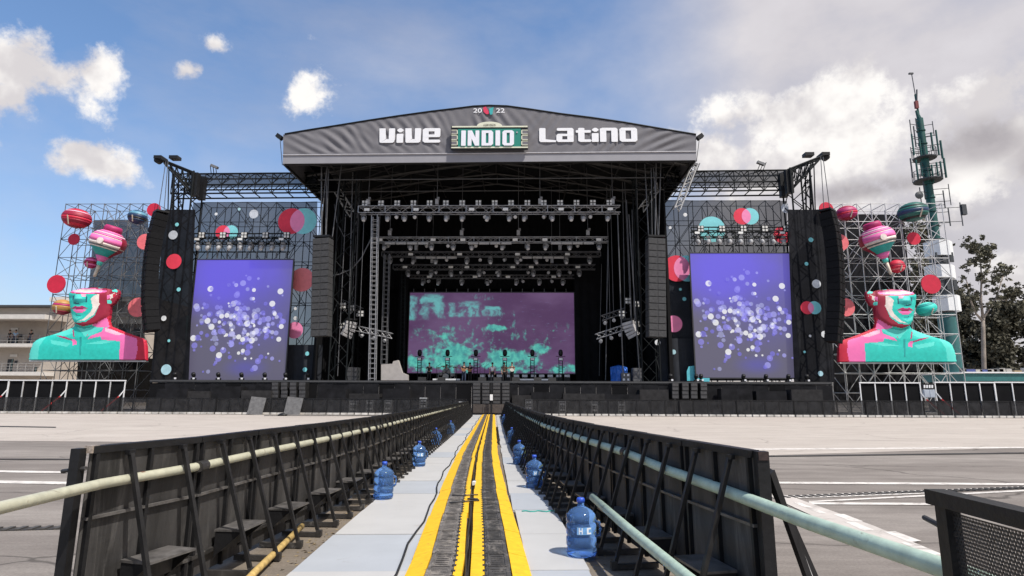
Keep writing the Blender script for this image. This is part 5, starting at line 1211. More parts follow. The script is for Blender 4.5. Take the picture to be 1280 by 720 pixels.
# ------------------------------------------------------------------ discs and balls on the scaffolds
def disc(label, px, py, r, m, Y=52.6, squash=1.0):
    c = P(px, py, Y); R = r/F*Y; b = MB(); b.prism([(c.x+R*squash*math.cos(2*math.pi*i/32), Y, c.z+R*math.sin(2*math.pi*i/32)) for i in range(32)], (0, 1, 0), .08)
    o = b.build('round_panel', m); set_tags(o, label, 'disc', 'flat round panels on the scaffolds')
for a in [('small red round panel below the striped red ball on the left scaffold', 92, 299, 7.6, M_rred), ('red round panel at the left edge of the left scaffold', 70, 355, 12, M_rred), ('red round panel behind the top of the left curved array', 192, 262, 9, M_rred, 50.2),
          ('salmon round panel half behind the upper left curved array', 181, 302, 10.5, M_salmon), ('salmon round panel beside the ear of the left bust', 172, 384, 12.5, M_salmon), ('red round panel behind the top of the right curved array', 1033, 261, 9, M_rred, 50.2),
          ('small red round panel right of the right spinning top', 1142.5, 298, 8.3, M_rred), ('large red round panel above the right bust', 1164, 355, 12.2, M_rred), ('salmon round panel beside the ear of the right bust', 1057, 384, 11.5, M_salmon),
          ('salmon round panel beside the right curved array', 1050, 303, 11, M_salmon), ('narrow red panel low beside the right curved array', 1047, 336, 6, M_salmon)]: disc(*a)
M_gold = mat('paint_gold', (.42, .22, .06), rough=.5); M_bgreen = mat('paint_bottle_green', (.012, .11, .09), rough=.45); M_bnavy = mat('paint_navy', (.015, .04, .10), rough=.45); M_bblue = mat('paint_steel_blue', (.10, .26, .36), rough=.5); M_pale = mat('paint_pale_cream', (.60, .52, .42), rough=.5)
def ball(label, px, py, rx, ry, cols, tilt=-8, Y=52.2):
    c = P(px, py, Y); A, Bz = rx/F*Y, ry/F*Y; n = 24
    t = thing('ornament_ball', label, 'ball', c-Vector((0, 0, Bz)), 0, 'painted balls on the scaffolds')
    prof = [(max(.01, A*math.sin(math.pi*i/n)), -Bz*math.cos(math.pi*i/n)) for i in range(n+1)]
    RT = Matrix.Rotation(R_(tilt), 3, 'Y'); bands = cols; i0 = 0
    for k, (m, f) in enumerate(bands):
        i1 = min(n, i0+f)
        MB().lathe(prof[i0:i1+1], 26, c=c, rot=RT, sc=(1, .9)).build('stripe', m, parent=t, smooth=True); i0 = i1
    pole(t, 'rod', c+Vector((.1, 0, -Bz*1.1)), c+Vector((.1, .9, 0)), .05, M_white)
    pole(t, 'rod', c+Vector((.05, -A*.98, -Bz*.05)), c+Vector((-.02, -A*.70, -Bz*.85)), .06, M_pale)
ball('red ball with dark and pale stripes high on the left scaffold', 96, 273, 17.5, 13, [(M_dred, 4), (M_rred, 3), (M_dred, 3), (M_rred, 2), (M_dred, 4), (M_lpink, 1), (M_rred, 2), (M_dred, 2), (M_rred, 3)], 6)
ball('blue and black striped ball high on the left scaffold', 172, 271.5, 12, 9.5, [(M_bnavy, 9), (M_sblack, 2), (M_bnavy, 3), (M_bblue, 4), (M_bnavy, 2), (M_bblue, 4)], 8)
ball('small magenta ball beside the left spinning top', 114, 328.5, 8, 7.5, [(M_mag, 8), (M_pink, 2), (M_dred, 4), (M_pink, 3), (M_mag, 7)], 5)
ball('gold ball behind the cheek of the left bust', 78, 384, 11.5, 10, [(M_dred, 8), (M_gold, 5), (M_mag, 2), (M_gold, 9)], 4)
ball('crimson striped ball high on the right scaffold', 1058, 266.5, 13, 9.5, [(M_dred, 6), (M_mag, 4), (M_rred, 2), (M_mag, 5), (M_dred, 3), (M_mag, 4)], -8)
ball('dark green striped ball high on the right scaffold', 1141, 265, 18, 12.5, [(M_bgreen, 5), (M_sblack, 2), (M_bgreen, 3), (M_bnavy, 3), (M_bgreen, 2), (M_sblack, 1), (M_bgreen, 8)], -6)
ball('small red striped ball beside the right spinning top', 1121, 333, 9.5, 8.5, [(M_rred, 7), (M_salmon, 2), (M_rred, 3), (M_dred, 2), (M_rred, 10)], -5)
ball('teal ball behind the cheek of the right bust', 1158, 386.5, 12, 8.5, [(M_mteal, 9), (M_teal, 7), (M_mteal, 3), (M_teal2, 5)], -18)
# spinning tops above the busts
def top_toy(label, s, px, py, Y=51.6):
    k = 1/F*Y; c = P(px, py, Y); RT = Matrix.Rotation(R_(15*s), 3, 'Y')
    t = thing('spinning_top', label, 'spinning top', c+Vector((0, 0, -37*k)))
    Lt = lambda nm, prof, m: MB().lathe([(r*k, z*k) for r, z in prof], 28, c=c, rot=RT).build(nm, m, parent=t, smooth=True)
    Lt('stick', [(1.6, -43), (1.9, -40), (2.2, -26)], M_pale); Lt('tip', [(2.6, -27), (3.4, -24), (3.4, -22), (2.6, -21)], M_teal2)
    Lt('band', [(3.5, -22), (5.5, -19), (8, -14.5)], M_pink); Lt('band', [(8.2, -14.5), (11, -11), (14.5, -7.5), (17.2, -5)], M_mteal)
    Lt('band', [(17.5, -5), (18.6, -3.4)], M_creamp); Lt('band', [(18.8, -3.4), (19.6, -1.6)], M_scafd); Lt('band', [(19.8, -1.6), (20.5, 2)], M_creamp)
    Lt('band', [(20.6, 2), (20.9, 5), (20.2, 9.5)], M_pink); Lt('band', [(20.2, 9.5), (19.6, 10.6)], M_creamp); Lt('band', [(19.5, 10.6), (18, 13.2)], M_pink); Lt('band', [(18, 13.2), (15.8, 15.6)], M_lpink); Lt('band', [(15.8, 15.6), (11.5, 18.2), (9.5, 18.8)], M_pink)
    Lt('crown', [(9.4, 18.5), (10.6, 19.5), (10.6, 24), (9, 26.5), (8.6, 26), (.5, 26)], M_mag)
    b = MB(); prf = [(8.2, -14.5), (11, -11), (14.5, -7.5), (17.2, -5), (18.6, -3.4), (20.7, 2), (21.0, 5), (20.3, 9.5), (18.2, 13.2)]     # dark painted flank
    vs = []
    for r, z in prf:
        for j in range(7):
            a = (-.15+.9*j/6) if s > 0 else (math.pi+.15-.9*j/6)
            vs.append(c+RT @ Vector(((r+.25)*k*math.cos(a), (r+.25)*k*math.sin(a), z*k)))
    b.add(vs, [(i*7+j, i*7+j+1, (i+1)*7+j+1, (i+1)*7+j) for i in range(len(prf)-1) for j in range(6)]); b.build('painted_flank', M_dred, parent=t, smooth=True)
    cc = c+RT @ Vector((s*5*k, -20.6*k, 3*k)); b = MB(); b.lathe([(.01, -.06), (4*k, -.05), (4*k, .05), (.01, .06)], 18, c=cc, rot=RT @ Matrix.Rotation(math.pi/2, 3, 'X')); b.build('painted_spot', M_creamp, parent=t)
    pole(t, 'mount_rod', c+Vector((0, 18*k, 0)), c+Vector((0, 1.6, 0)), .07, M_galv)
top_toy('pink and white striped spinning top hung over the left bust', 1, 133.5, 307)
top_toy('pink and white striped spinning top hung over the right bust', -1, 1098, 303)

# ------------------------------------------------------------------ busts (head cut open above the eyes)
BUST = [(62, 635), (70, 585), (78, 553), (95, 510), (118, 490), (150, 475), (240, 450), (330, 420), (385, 395), (398, 375), (385, 340), (368, 280), (358, 215), (355, 160), (380, 135), (450, 118), (560, 113), (640, 122), (662, 130), (690, 122), (712, 135), (714, 155), (705, 190), (682, 225), (655, 245), (648, 300), (640, 350), (650, 390), (720, 420), (800, 450), (870, 475), (898, 492), (908, 530), (910, 635)]
def ell(cx, cy, rx, ry, n=28): return [(cx+rx*math.cos(2*math.pi*i/n), cy+ry*math.sin(2*math.pi*i/n)) for i in range(n)]
PAINT = [('dr', [(585, 118), (720, 118), (716, 160), (690, 232), (655, 258), (648, 335), (575, 345), (585, 240)]), ('r', [(618, 300), (656, 240), (660, 405), (636, 404)]), ('t2', [(62, 635), (70, 585), (95, 510), (150, 478), (190, 470), (150, 540), (140, 635)]), ('t2', [(240, 452), (380, 400), (400, 440), (330, 462)]), ('t2', [(420, 400), (620, 400), (560, 440), (480, 470), (450, 430)]), ('t2', [(230, 490), (380, 515), (350, 540), (240, 520)]), ('t2', [(480, 520), (600, 495), (700, 500), (600, 520)]),
  ('mt', [(395, 372), (470, 400), (560, 395), (470, 410), (400, 395)]), ('mt', [(438, 470), (455, 470), (450, 600), (442, 600)]),
  ('p', [(610, 400), (720, 425), (800, 455), (850, 480), (855, 560), (840, 635), (722, 635), (732, 500), (600, 490), (590, 465), (500, 485), (520, 462), (600, 430)]), ('lp', [(620, 405), (700, 425), (760, 450), (700, 455), (620, 430)]),
  ('r', [(846, 474), (880, 478), (915, 495), (915, 640), (838, 640), (855, 560)]), ('r', [(640, 385), (650, 388), (720, 418), (880, 475), (846, 480), (760, 452), (690, 425), (636, 404)]),
  ('p', [(535, 388), (622, 305), (636, 350), (646, 400), (560, 398)]),
  ('dr', [(585, 150), (650, 125), (660, 235), (650, 300), (640, 320), (565, 375), (470, 397), (410, 372), (500, 365), (560, 320), (588, 250)]), ('dr', [(404, 362), (440, 385), (480, 392), (440, 372)]),
  ('cr', [(535, 200), (560, 175), (588, 163), (593, 240), (558, 310), (500, 352), (430, 366), (490, 340), (535, 290), (548, 262)]), ('t2', [(385, 300), (440, 335), (480, 325), (440, 350), (395, 335)]),
  ('dt', [(400, 175), (418, 172), (414, 200), (402, 205)]), ('mt', [(372, 172), (398, 176), (398, 196), (366, 196)]), ('t2', [(420, 170), (465, 168), (480, 200), (430, 205)]), ('mt', [(402, 205), (430, 198), (500, 200), (505, 222), (470, 232), (440, 226), (405, 224)]), ('dt', [(403, 222), (440, 228), (470, 236), (455, 242), (415, 236)]), ('dt', [(500, 180), (512, 185), (510, 222), (500, 225)]), ('lp', [(462, 166), (500, 166), (502, 186), (478, 184)]),
  ('m', [(388, 268), (425, 250), (450, 256), (478, 250), (520, 270), (455, 272)]), ('p', [(402, 274), (455, 272), (512, 273), (480, 298), (430, 299)]), ('dt', [(425, 312), (470, 314), (455, 322), (432, 320)]), ('dr', [(390, 266), (455, 270), (518, 268), (455, 276)]),
  ('dr', ell(507, 141, 150, 26)), ('p', ell(503, 140, 132, 19)), ('lp', ell(498, 139, 108, 14)), ('cr', ell(494, 140, 88, 10)),
  ('dr', [(655, 135), (715, 128), (714, 160), (700, 195), (660, 245), (655, 190)]), ('t2', [(664, 132), (690, 124), (706, 136), (700, 148), (672, 146)]), ('cr', [(652, 170), (690, 150), (700, 160), (690, 178), (655, 200)]), ('t2', [(640, 205), (664, 208), (662, 232), (643, 232)]), ('r', [(676, 160), (698, 152), (692, 176), (676, 190)]), ('p', [(640, 172), (655, 166), (660, 185), (642, 198)]),
  ('m', [(268, 456), (330, 466), (390, 488), (392, 498), (330, 480), (278, 464)]), ('m', [(384, 420), (394, 416), (404, 468), (395, 470)]), ('m', [(505, 440), (496, 462), (488, 466)]), ('p', [(384, 488), (402, 482), (420, 500), (418, 526), (392, 528)])]
MK = dict(t=M_teal, t2=M_teal2, mt=M_mteal, dt=M_dteal, p=M_pink, lp=M_lpink, r=M_rred, dr=M_dred, cr=M_creamp, m=M_mag)
def inpoly(X, Yy, poly):
    c = np.zeros(X.shape, bool); n = len(poly)
    for i in range(n):
        (x0, y0), (x1, y1) = poly[i], poly[(i+1) % n]
        if y0 == y1: continue
        c ^= ((y0 > Yy) != (y1 > Yy)) & (X < (x1-x0)*(Yy-y0)/(y1-y0)+x0)
    return c
def bust(label, x0, y0, sx, flip, Y=51.2):
    st_ = 5; gx = np.arange(55, 921, st_); gy = np.arange(105, 641, st_); CX, CY = np.meshgrid((gx[:-1]+gx[1:])/2, (gy[:-1]+gy[1:])/2)
    ins = inpoly(CX, CY, BUST); keys = list(MK); mi = np.zeros(CX.shape, int)
    for k, poly in PAINT: mi[inpoly(CX, CY, poly)] = keys.index(k)
    VX, VY = np.meshgrid(gx, gy)
    P_ = np.array(BUST, float); Q_ = np.roll(P_, -1, 0); dist = np.full(VX.shape, 1e9); ncx, ncy = VX.copy().astype(float), VY.copy().astype(float)
    for (ax, ay), (bx, by) in zip(P_, Q_):
        dx, dy = bx-ax, by-ay; tt = np.clip(((VX-ax)*dx+(VY-ay)*dy)/(dx*dx+dy*dy), 0, 1); qx, qy = ax+tt*dx, ay+tt*dy; dd = np.hypot(VX-qx, VY-qy)
        if ay > 630 and by > 630: continue
        s = dd < dist; dist = np.where(s, dd, dist); ncx = np.where(s, qx, ncx); ncy = np.where(s, qy, ncy)
    inv = inpoly(VX, VY, BUST)
    unit = sx/5.76/F*Y                       # metres per outline unit
    g = lambda cx, cy, rx, ry: np.exp(-((VX-cx)/rx)**2-((VY-cy)/ry)**2)
    rnd_ = lambda w: np.sqrt(np.clip(1-(1-np.clip(dist, 0, w)/w)**2, 0, 1))
    head = inpoly(VX, VY, [(355, 160), (380, 130), (500, 112), (640, 120), (655, 240), (630, 320), (560, 378), (480, 396), (420, 385), (385, 340)]).astype(float)
    h = 55*rnd_(90)+head*70*np.clip(1-((VX-485)/150)**2*.6, 0, 1)
    h += 34*g(450, 205, 34, 28)+16*g(455, 262, 60, 14)+13*g(455, 288, 45, 12)-9*g(455, 274, 60, 5)+12*g(445, 345, 40, 20)-14*g(400, 185, 22, 14)-12*g(500, 185, 20, 16)
    h -= 40*inpoly(VX, VY, ell(503, 140, 130, 18)).astype(float)
    h += 10*g(330, 470, 90, 14)+10*g(560, 470, 90, 14)-8*g(400, 500, 22, 25)+12*g(300, 560, 130, 60)+12*g(600, 560, 130, 60)
    for _ in range(5): hp_ = np.pad(h, 1, mode='edge'); h = (hp_[:-2, 1:-1]+hp_[2:, 1:-1]+hp_[1:-1, :-2]+hp_[1:-1, 2:]+hp_[1:-1, 1:-1]*2)/6
    h = np.where(inv, h, 0)*.34
    snap = ~inv; SX = np.where(snap & (dist < st_*1.6), ncx, VX); SY = np.where(snap & (dist < st_*1.6), ncy, VY); SY = np.minimum(SY, 635)
    idx = {}; vs = []; fs = []; ms = []; used = []
    org = P(0, 0, Y)
    def vid(j, i, back):
        key = (j, i, back)
        if key not in idx:
            ux, uy = SX[j, i], SY[j, i]
            px = x0+(ux/5.76 if not flip else (979-ux)/5.76)*sx; py = y0+uy/5.76*sx
            p = P(px, py, Y); p = Vector((p.x, Y-(h[j, i]*unit if not back else -.22), p.z)); idx[key] = len(vs); vs.append(p)
        return idx[key]
    for j in range(CX.shape[0]):
        for i in range(CX.shape[1]):
            if not ins[j, i]: continue
            q4 = [(j, i), (j, i+1), (j+1, i+1), (j+1, i)]
            fs.append([vid(*q_, False) for q_ in q4]); ms.append(mi[j, i]); fs.append([vid(*q_, True) for q_ in q4[::-1]]); ms.append(0)
            for (dj, di, a, b_) in ((-1, 0, 0, 1), (0, 1, 1, 2), (1, 0, 2, 3), (0, -1, 3, 0)):
                jj, ii = j+dj, i+di
                if not (0 <= jj < CX.shape[0] and 0 <= ii < CX.shape[1]) or not ins[jj, ii]:
                    fs.append([vid(*q4[a], False), vid(*q4[a], True), vid(*q4[b_], True), vid(*q4[b_], False)]); ms.append(mi[j, i])
    b = MB(); b.v = [tuple(v) for v in vs]; b.f = [tuple(f) for f in fs]; b.m = [int(m) for m in ms]
    lo = min(v.z for v in vs); xs_ = [v.x for v in vs]; t = thing('bust_sculpture', label, 'sculpture', ((min(xs_)+max(xs_))/2, Y, lo))
    b.build('bust', [MK[k] for k in keys], parent=t, auto=62)
    MB().box(((min(xs_)+max(xs_))/2, Y+.15, lo-.06), (max(xs_)-min(xs_)-.2, .5, .1)).build('support_beam', M_galv, parent=t)
bust('giant teal and pink bust with open head on the left scaffold', 25.5, 340, 1.0, False)
bust('giant teal and pink bust with open head on the right scaffold', 1035.5, 342, 1.005, True)

# ------------------------------------------------------------------ front fence
M_fmesh = mat('fence_black_mesh', (.030, .030, .032), rough=.8, spec=.15, var=.5, scale=2.2, alpha=.64); M_foot = mat('fence_foot_steel', (.48, .46, .43), rough=.6, var=.5, scale=1.1)
YFE = 46.0
def fence_proto():
    t = thing('crowd_barrier', 'x', 'barrier'); L = 1.07
    MB().box((0, 0, .68), (L-.03, .02, 1.02)).build('mesh_panel', M_fmesh, parent=t)
    MB().box((0, 0, 1.22), (L-.01, .06, .05)).build('top_rail', M_black, parent=t)
    for s in (-1, 1): MB().box((s*(L/2-.03), 0, .62), (.045, .05, 1.2)).build('post', M_black, parent=t)
    for s in (-.26, .26): MB().box((s, -.10, .10), (.44, .18, .14)).build('foot_box', M_foot, parent=t)
    MB().box((0, .02, .02), (L-.02, .3, .03)).build('base_strip', M_black, parent=t)
    return t
f0 = fence_proto(); x = P(-30, 505, YFE).x; xe = P(1310, 505, YFE).x; xa, xb = P(590, 510, YFE).x, P(641, 510, YFE).x; i = 0
while x < xe:
    if not (xa-.4 < x < xb+.4):
        o = f0 if i == 0 else dup(f0); o.location = (x, YFE+rnd.uniform(-.05, .05), 0); o.rotation_euler = (0, 0, rnd.uniform(-.03, .03)); i += 1
        o['label'] = f'black mesh crowd barrier before the stage, {nth(i)} from left'; o['group'] = 'crowd barriers before the stage'
    x += 1.075
M_lean = mat('leaning_grey_panel', (.12, .118, .118), rough=.7, var=.35, scale=5)
for k, (px, w) in enumerate(((321.5, 19), (367.5, 20))):
    a, b_ = P(px-w/2, 508, 45.6).x, P(px+w/2, 508, 45.6).x; o = MB().box(((a+b_)/2, 45.5, .66), (b_-a, .05, 1.34), Matrix.Rotation(-.22, 3, 'X') @ Matrix.Rotation(.10, 3, 'Y')).build('leaning_panel', M_lean); set_tags(o, f'grey mesh panel leaning on the front fence, {["left", "right"][k]} one of the pair', 'panel')
o = MB().lathe([(.01, 0), (.28, .02), (.3, .08), (.1, .2), (.01, .22)], 10, c=G(353, 520), sc=(1.2, .6)).build('dark_bag', M_black, smooth=True); set_tags(o, 'small dark bag lying on the pale apron before the fence', 'bag')
# ------------------------------------------------------------------ white framed black hoardings
def hoarding(label, px0, px1, pyt, Y, n, braces, tall=()):
    a, b_ = P(px0, 490, Y).x, P(px1, 490, Y).x; zt = P((px0+px1)/2, pyt, Y).z; t = thing('hoarding', label, 'hoarding', ((a+b_)/2, Y, 0))
    beam(t, 'top_rail', (a-.05, Y-.08, zt), (b_+.05, Y-.08, zt), .09, .09, M_white)
    for k in range(n): slab(t, 'panel', (a+(b_-a)*(k+.5)/n, Y, (zt+.05)/2), ((b_-a)/n-.05, .05, zt-.10), M_cloth)
    for k in range(n+1):
        x = a+(b_-a)*k/n; lean = 0
        beam(t, 'post', (x+lean, Y-.08, .05), (x, Y-.08, zt), .075, .06, M_white if k % 2 == 0 or n < 6 else mat('dull_white_paint', (.45, .45, .45)))
    for k, s in braces:
        x = a+(b_-a)*k/n; beam(t, 'red_brace', (x+s*1.25, Y-.75, .15), (x+s*.28, Y-.2, zt*.52), .09, .09, M_red)
        beam(t, 'brace_end', (x+s*.28, Y-.2, zt*.52), (x, Y-.1, zt*.7), .08, .08, M_white)
    return t
hoarding('long black hoarding with white posts at the far left', -30, 10, 475, 47.2, 2, [(2, -1)]); hoarding('long black hoarding with white frame below the left bust', 10.6, 156, 475.5, 47.2, 8, [(4, -1), (8, -1)])
hoarding('black hoarding with white frame right of the stage, left one of two', 1075, 1150, 478.5, 47.2, 4, [(4, 1)]); hoarding('black hoarding with white frame right of the stage, right one of two', 1169, 1243, 478, 47.2, 4, [(0, 1)])
hoarding('black hoarding with dull posts at the far right edge', 1243.6, 1330, 478, 47.4, 4, [])
# barrow-like stack between the right hoardings
t = box_thing('equipment_case', 'pale equipment case between the two right hoardings', 'case', 1155, 487, 1169, 497, 47.0, .8, mat('pale_case', (.38, .42, .48), rough=.5), None, grille(2, 1, mat('pale_case', (.38, .42, .48))))
t = box_thing('sign_board', 'small black and white notice board between the right hoardings', 'sign', 1152, 479.5, 1168, 486.5, 47.1, .1, M_black)
for k in range(4): pxpoly(t, 'lettering', [(1154.5+k*3.2, 485), (1154.5+k*3.2, 481.2), (1156.6+k*3.2, 481.2), (1156.6+k*3.2, 485)][::-1], 47.05, M_white, .02)
# ================================================================== BEHIND
# ------------------------------------------------------------------ concrete building on the left
M_conc = mat('beige_concrete', (.40, .35, .30), rough=.85, var=.12, scale=.5, bump=.1); M_conc2 = mat('pale_slab_edge', (.58, .55, .51), rough=.8, var=.08); M_open = mat('dark_opening', (.02, .02, .022), rough=.6); M_rail = mat('grey_railing', (.30, .29, .28), rough=.6)
YBd = 72.0
bd = thing('concrete_building', 'beige concrete building with open balconies left of the stage', 'building', P(20, 490, YBd))
tl_, tr_ = P(-70, 384, YBd), P(66, 381, YBd); xL, xR = P(-90, 430, YBd).x, P(64, 430, YBd).x; zr = P(30, 383, YBd).z
MB().box(((xL+xR)/2, YBd+9, (zr-.3)/2), (xR-xL, 14, zr-.3)).build('wall', M_conc, parent=bd)
MB().box(((xL+xR)/2-.3, YBd+1.6, zr-.9), (xR-xL+.6, 2.2, 1.6)).build('parapet', M_conc, parent=bd)
MB().box(((xL+xR)/2-.3, YBd+1.2, zr+.02), (xR-xL+1, 3.2, .22)).build('roof_edge', mat('dark_roof_edge', (.05, .05, .05), rough=.7), parent=bd)
for (y, ext, th, fr) in ((397, 64, .55, -1.0), (431.5, 47, .40, -.2), (467, 52, .45, -.2)):
    a = P(-90, y, YBd).x; b_ = P(ext, y, YBd).x; z = P(20, y, YBd).z; f = MB().box(((a+b_)/2, YBd+fr/2+1.0, z), (b_-a, 2.0-fr, th)).build('floor_slab', M_conc2, parent=bd)
    for k in range(0):
        pass
for (y, ext) in ((431.5, 47), (467, 50)):
    a = P(-90, y, YBd).x; b_ = P(ext, y, YBd).x; z = P(20, y, YBd).z
    for dz in (.35, .7, 1.05): pole(bd, 'railing_bar', (a, YBd+.1, z+.2+dz), (b_, YBd+.1, z+.2+dz), .028, M_rail)
    n = 14
    for k in range(n+1): x = a+(b_-a)*k/n; pole(bd, 'railing_post', (x, YBd+.1, z+.1), (x, YBd+.1, z+1.3), .03, M_rail)
for (x0, y0, x1, y1) in ((15, 417, 23, 429), (34, 421, 39, 430), (9, 449, 16, 465), (-12, 417, -4, 429), (-20, 449, -12, 465), (43, 459, 46, 466)):
    a, b_, z0, z1 = rect(x0, y0, x1, y1, YBd+2); o = MB().box(((a+b_)/2, YBd+1.99, (z0+z1)/2), (b_-a, .08, z1-z0)).build('door', M_open, parent=bd); MB().box((b_-.08, YBd+1.93, (z0+z1)/2), (.12, .06, z1-z0)).build('jamb', mat('green_jamb', (.10, .16, .15)), parent=o)
for (x0, y0, x1, y1) in ((24.5, 418, 28, 421.5), (18.5, 451, 22, 454), (14, 410, 23, 413), (13, 443, 22, 446)):
    a, b_, z0, z1 = rect(x0, y0, x1, y1, YBd+2); MB().box(((a+b_)/2, YBd+1.97, (z0+z1)/2), (b_-a, .08, z1-z0)).build('vent', M_open if x1-x0 < 5 else M_conc2, parent=bd)
bd2 = thing('concrete_building', 'lower beige concrete wing behind the left bust and scaffold', 'building', P(110, 490, 84)); a, b_, z0, z1 = rect(60, 371, 182, 492, 84)
MB().box(((a+b_)/2, 90, z1/2), (b_-a, 12, z1)).build('wall', M_conc, parent=bd2)
for y in (374, 402, 440): z = P(110, y, 83.4).z; MB().box(((a+b_)/2, 83.7, z), (b_-a+.4, .8, .6)).build('floor_slab', M_conc2, parent=bd2)
for k in range(7):
    for y in (418, 456): p = P(70+17*k, y, 83.9); MB().box((p.x, 83.95, p.z), (1.2, .15, 1.7)).build('window', M_open, parent=bd2)
low = thing('long_wall', 'long grey perimeter wall far behind the stage', 'wall', (0, 118, 0)); MB().box((10, 118, 2.2), (330, .6, 4.4)).build('wall', mat('perimeter_grey', (.26, .25, .24), rough=.9), parent=low); MB().box((10, 117.9, 4.5), (330, .9, .2)).build('coping', M_conc2, parent=low)
# ------------------------------------------------------------------ telecom mast on the right
M_mast = mat('green_mast_paint', (.008, .075, .065), rough=.5, var=.3, scale=.8); M_mpan = mat('white_mast_panel', (.74, .75, .75), rough=.5, var=.06); M_ant = mat('antenna_dark', (.05, .055, .06), rough=.5)
YM = 66.0
base = P(1196, 492, YM); topm = P(1149, 148, YM)
ms = thing('telecom_mast', 'tall dark green telecom mast with antennas and three white panel rings', 'mast', (base.x, YM, 0))
ax = lambda z: Vector((base.x+(topm.x-base.x)*(z-base.z)/(topm.z-base.z), YM, z))
zt = topm.z; zm = P(1178, 300, YM).z; zh = lambda y: P(1165, y, YM).z
n = 9
for k in range(n): MB().tube(ax(zm+(zt-zm)*k/n), ax(zm+(zt-zm)*(k+1)/n-.05), .46-.08*k/n, 16, .46-.08*(k+1)/n).build('mast_tube', M_mast, parent=ms, smooth=False, auto=40); MB().tube(ax(zm+(zt-zm)*k/n), ax(zm+(zt-zm)*k/n+.12), .54-.08*k/n, 16).build('flange', M_mast, parent=ms)
MB().tube(ax(0), ax(P(1186, 388, YM).z), .95, 16, .85).build('mast_tube', mat('teal_mast_base', (.03, .12, .12), rough=.5), parent=ms, auto=40)
MB().tube(ax(P(1186, 392, YM).z), ax(zm), .9, 16).build('mast_core', M_ant, parent=ms, auto=40)
for (xa, xb, y0, y1) in ((1166, 1200, 299.5, 318), (1167, 1203, 330, 346.5), (1177.5, 1210, 368, 387.5)):
    a, b_, z0, z1 = rect(xa, y0, xb, y1, YM-1.3); o = MB().lathe([((b_-a)/2, z0), ((b_-a)/2, z1)], 8, c=((a+b_)/2, YM, 0), rot=Matrix.Rotation(R_(22.5), 3, 'Z'), sc=(1.05, .85)).build('panel_ring', M_mpan, parent=ms)
    for s in (-.5, .3): pole(o, 'bracket', ((a+b_)/2+s, YM, z0-.3), ((a+b_)/2+s, YM, z1+.3), .06, M_ant)
for y in (358, 324): 
    for s in (-1, 0, 1): c = ax(P(1184, y, YM).z); MB().box(c+Vector((s*.75, -.95, 0)), (.4, .2, 1.1)).build('dark_antenna', M_ant, parent=ms)
MB().tube(ax(zt), ax(zt)+Vector((-.25, 0, 1.0)), .25, 10, .12).build('cap', M_mast, parent=ms)
tip = P(1139.5, 92, YM); pole(ms, 'spire', ax(zt), P(1144, 118, YM), .11, M_mast); pole(ms, 'spire', P(1144, 118, YM), tip, .05, M_dalu); MB().box(tip+Vector((-.08, 0, 0)), (.5, .2, .18)).build('tip_lamp', M_ant, parent=ms)
pole(ms, 'whip_antenna', P(1146, 132, YM-.4), P(1146, 112, YM-.4), .08, M_ant); MB().box(P(1145.5, 131, YM-.4), (.35, .3, .9)).build('beacon', mat('beacon_red', (.16, .02, .02)), parent=ms)
def ringp(y, R, nrail=12):
    c = ax(zh(y)); b = MB(); b.lathe([(R-.25, -.06), (R, -.06), (R, .06), (R-.25, .06)], 16, c=c); b.build('platform', M_ant, parent=ms)
    for k in range(nrail):
        a = 2*math.pi*k/nrail; q_ = c+Vector((R*math.cos(a), R*math.sin(a), 0)); pole(ms, 'railing_post', q_, q_+Vector((0, 0, 1.1)), .035, M_ant, 5)
        if k % 2 == 0: pole(ms, 'platform_arm', c, q_, .05, M_ant, 5)
    for k in range(nrail):
        a, a2 = 2*math.pi*k/nrail, 2*math.pi*(k+1)/nrail
        for dz in (1.1,): pole(ms, 'railing_bar', c+Vector((R*math.cos(a), R*math.sin(a), dz)), c+Vector((R*math.cos(a2), R*math.sin(a2), dz)), .03, M_ant, 5)
ringp(226, 1.45); ringp(198, 1.2)
for (y0, y1, dx, r, arm) in ((154, 172, 1.1, .05, 0), (160, 186, -1.15, .08, 0), (168, 190, .75, .11, 0), (176, 198, -.7, .12, 0), (202, 226, -1.4, .11, 0), (204, 226, 1.35, .11, 0), (208, 230, .3, .10, 0), (228, 250, -.9, .07, 0), (240, 262, 1.2, .07, 0), (268, 290, -1.1, .07, 0), (150, 164, -.8, .05, 0), (152, 178, -1.5, .06, 156), (170, 196, -1.5, .10, 180), (165, 196, 1.35, .10, 180), (178, 200, 1.7, .12, 185), (200, 224, -2.0, .09, 204), (200, 224, 1.8, .12, 206), (205, 222, .9, .10, 210), (205, 222, -.9, .10, 210), (232, 258, 1.9, .05, 234), (255, 284, 2.9, .06, 258), (236, 262, -1.4, .06, 240), (262, 284, 1.5, .07, 266), (186, 194, -1.8, .05, 190)):
    c = ax(zh((y0+y1)/2)); x = c.x+dx; pole(ms, 'antenna', (x, YM-.5, zh(y1)), (x, YM-.5, zh(y0)), r, M_mast if r > .09 else M_ant)
    for f in (.2, .8): z = zh(y0+(y1-y0)*f); q_ = ax(z); pole(ms, 'antenna_arm', q_, (x, YM-.5, z), .04, M_ant, 5)
MB().box(ax(zh(264))+Vector((3.2, -.5, 0)), (.5, .4, 1.2)).build('antenna_box', M_ant, parent=ms); MB().lathe([(.02, -.2), (.42, -.1), (.42, .1), (.02, .2)], 14, c=ax(zh(246))+Vector((-1.6, -.6, 0)), rot=Matrix.Rotation(math.pi/2, 3, 'X')).build('dish', M_ant, parent=ms)
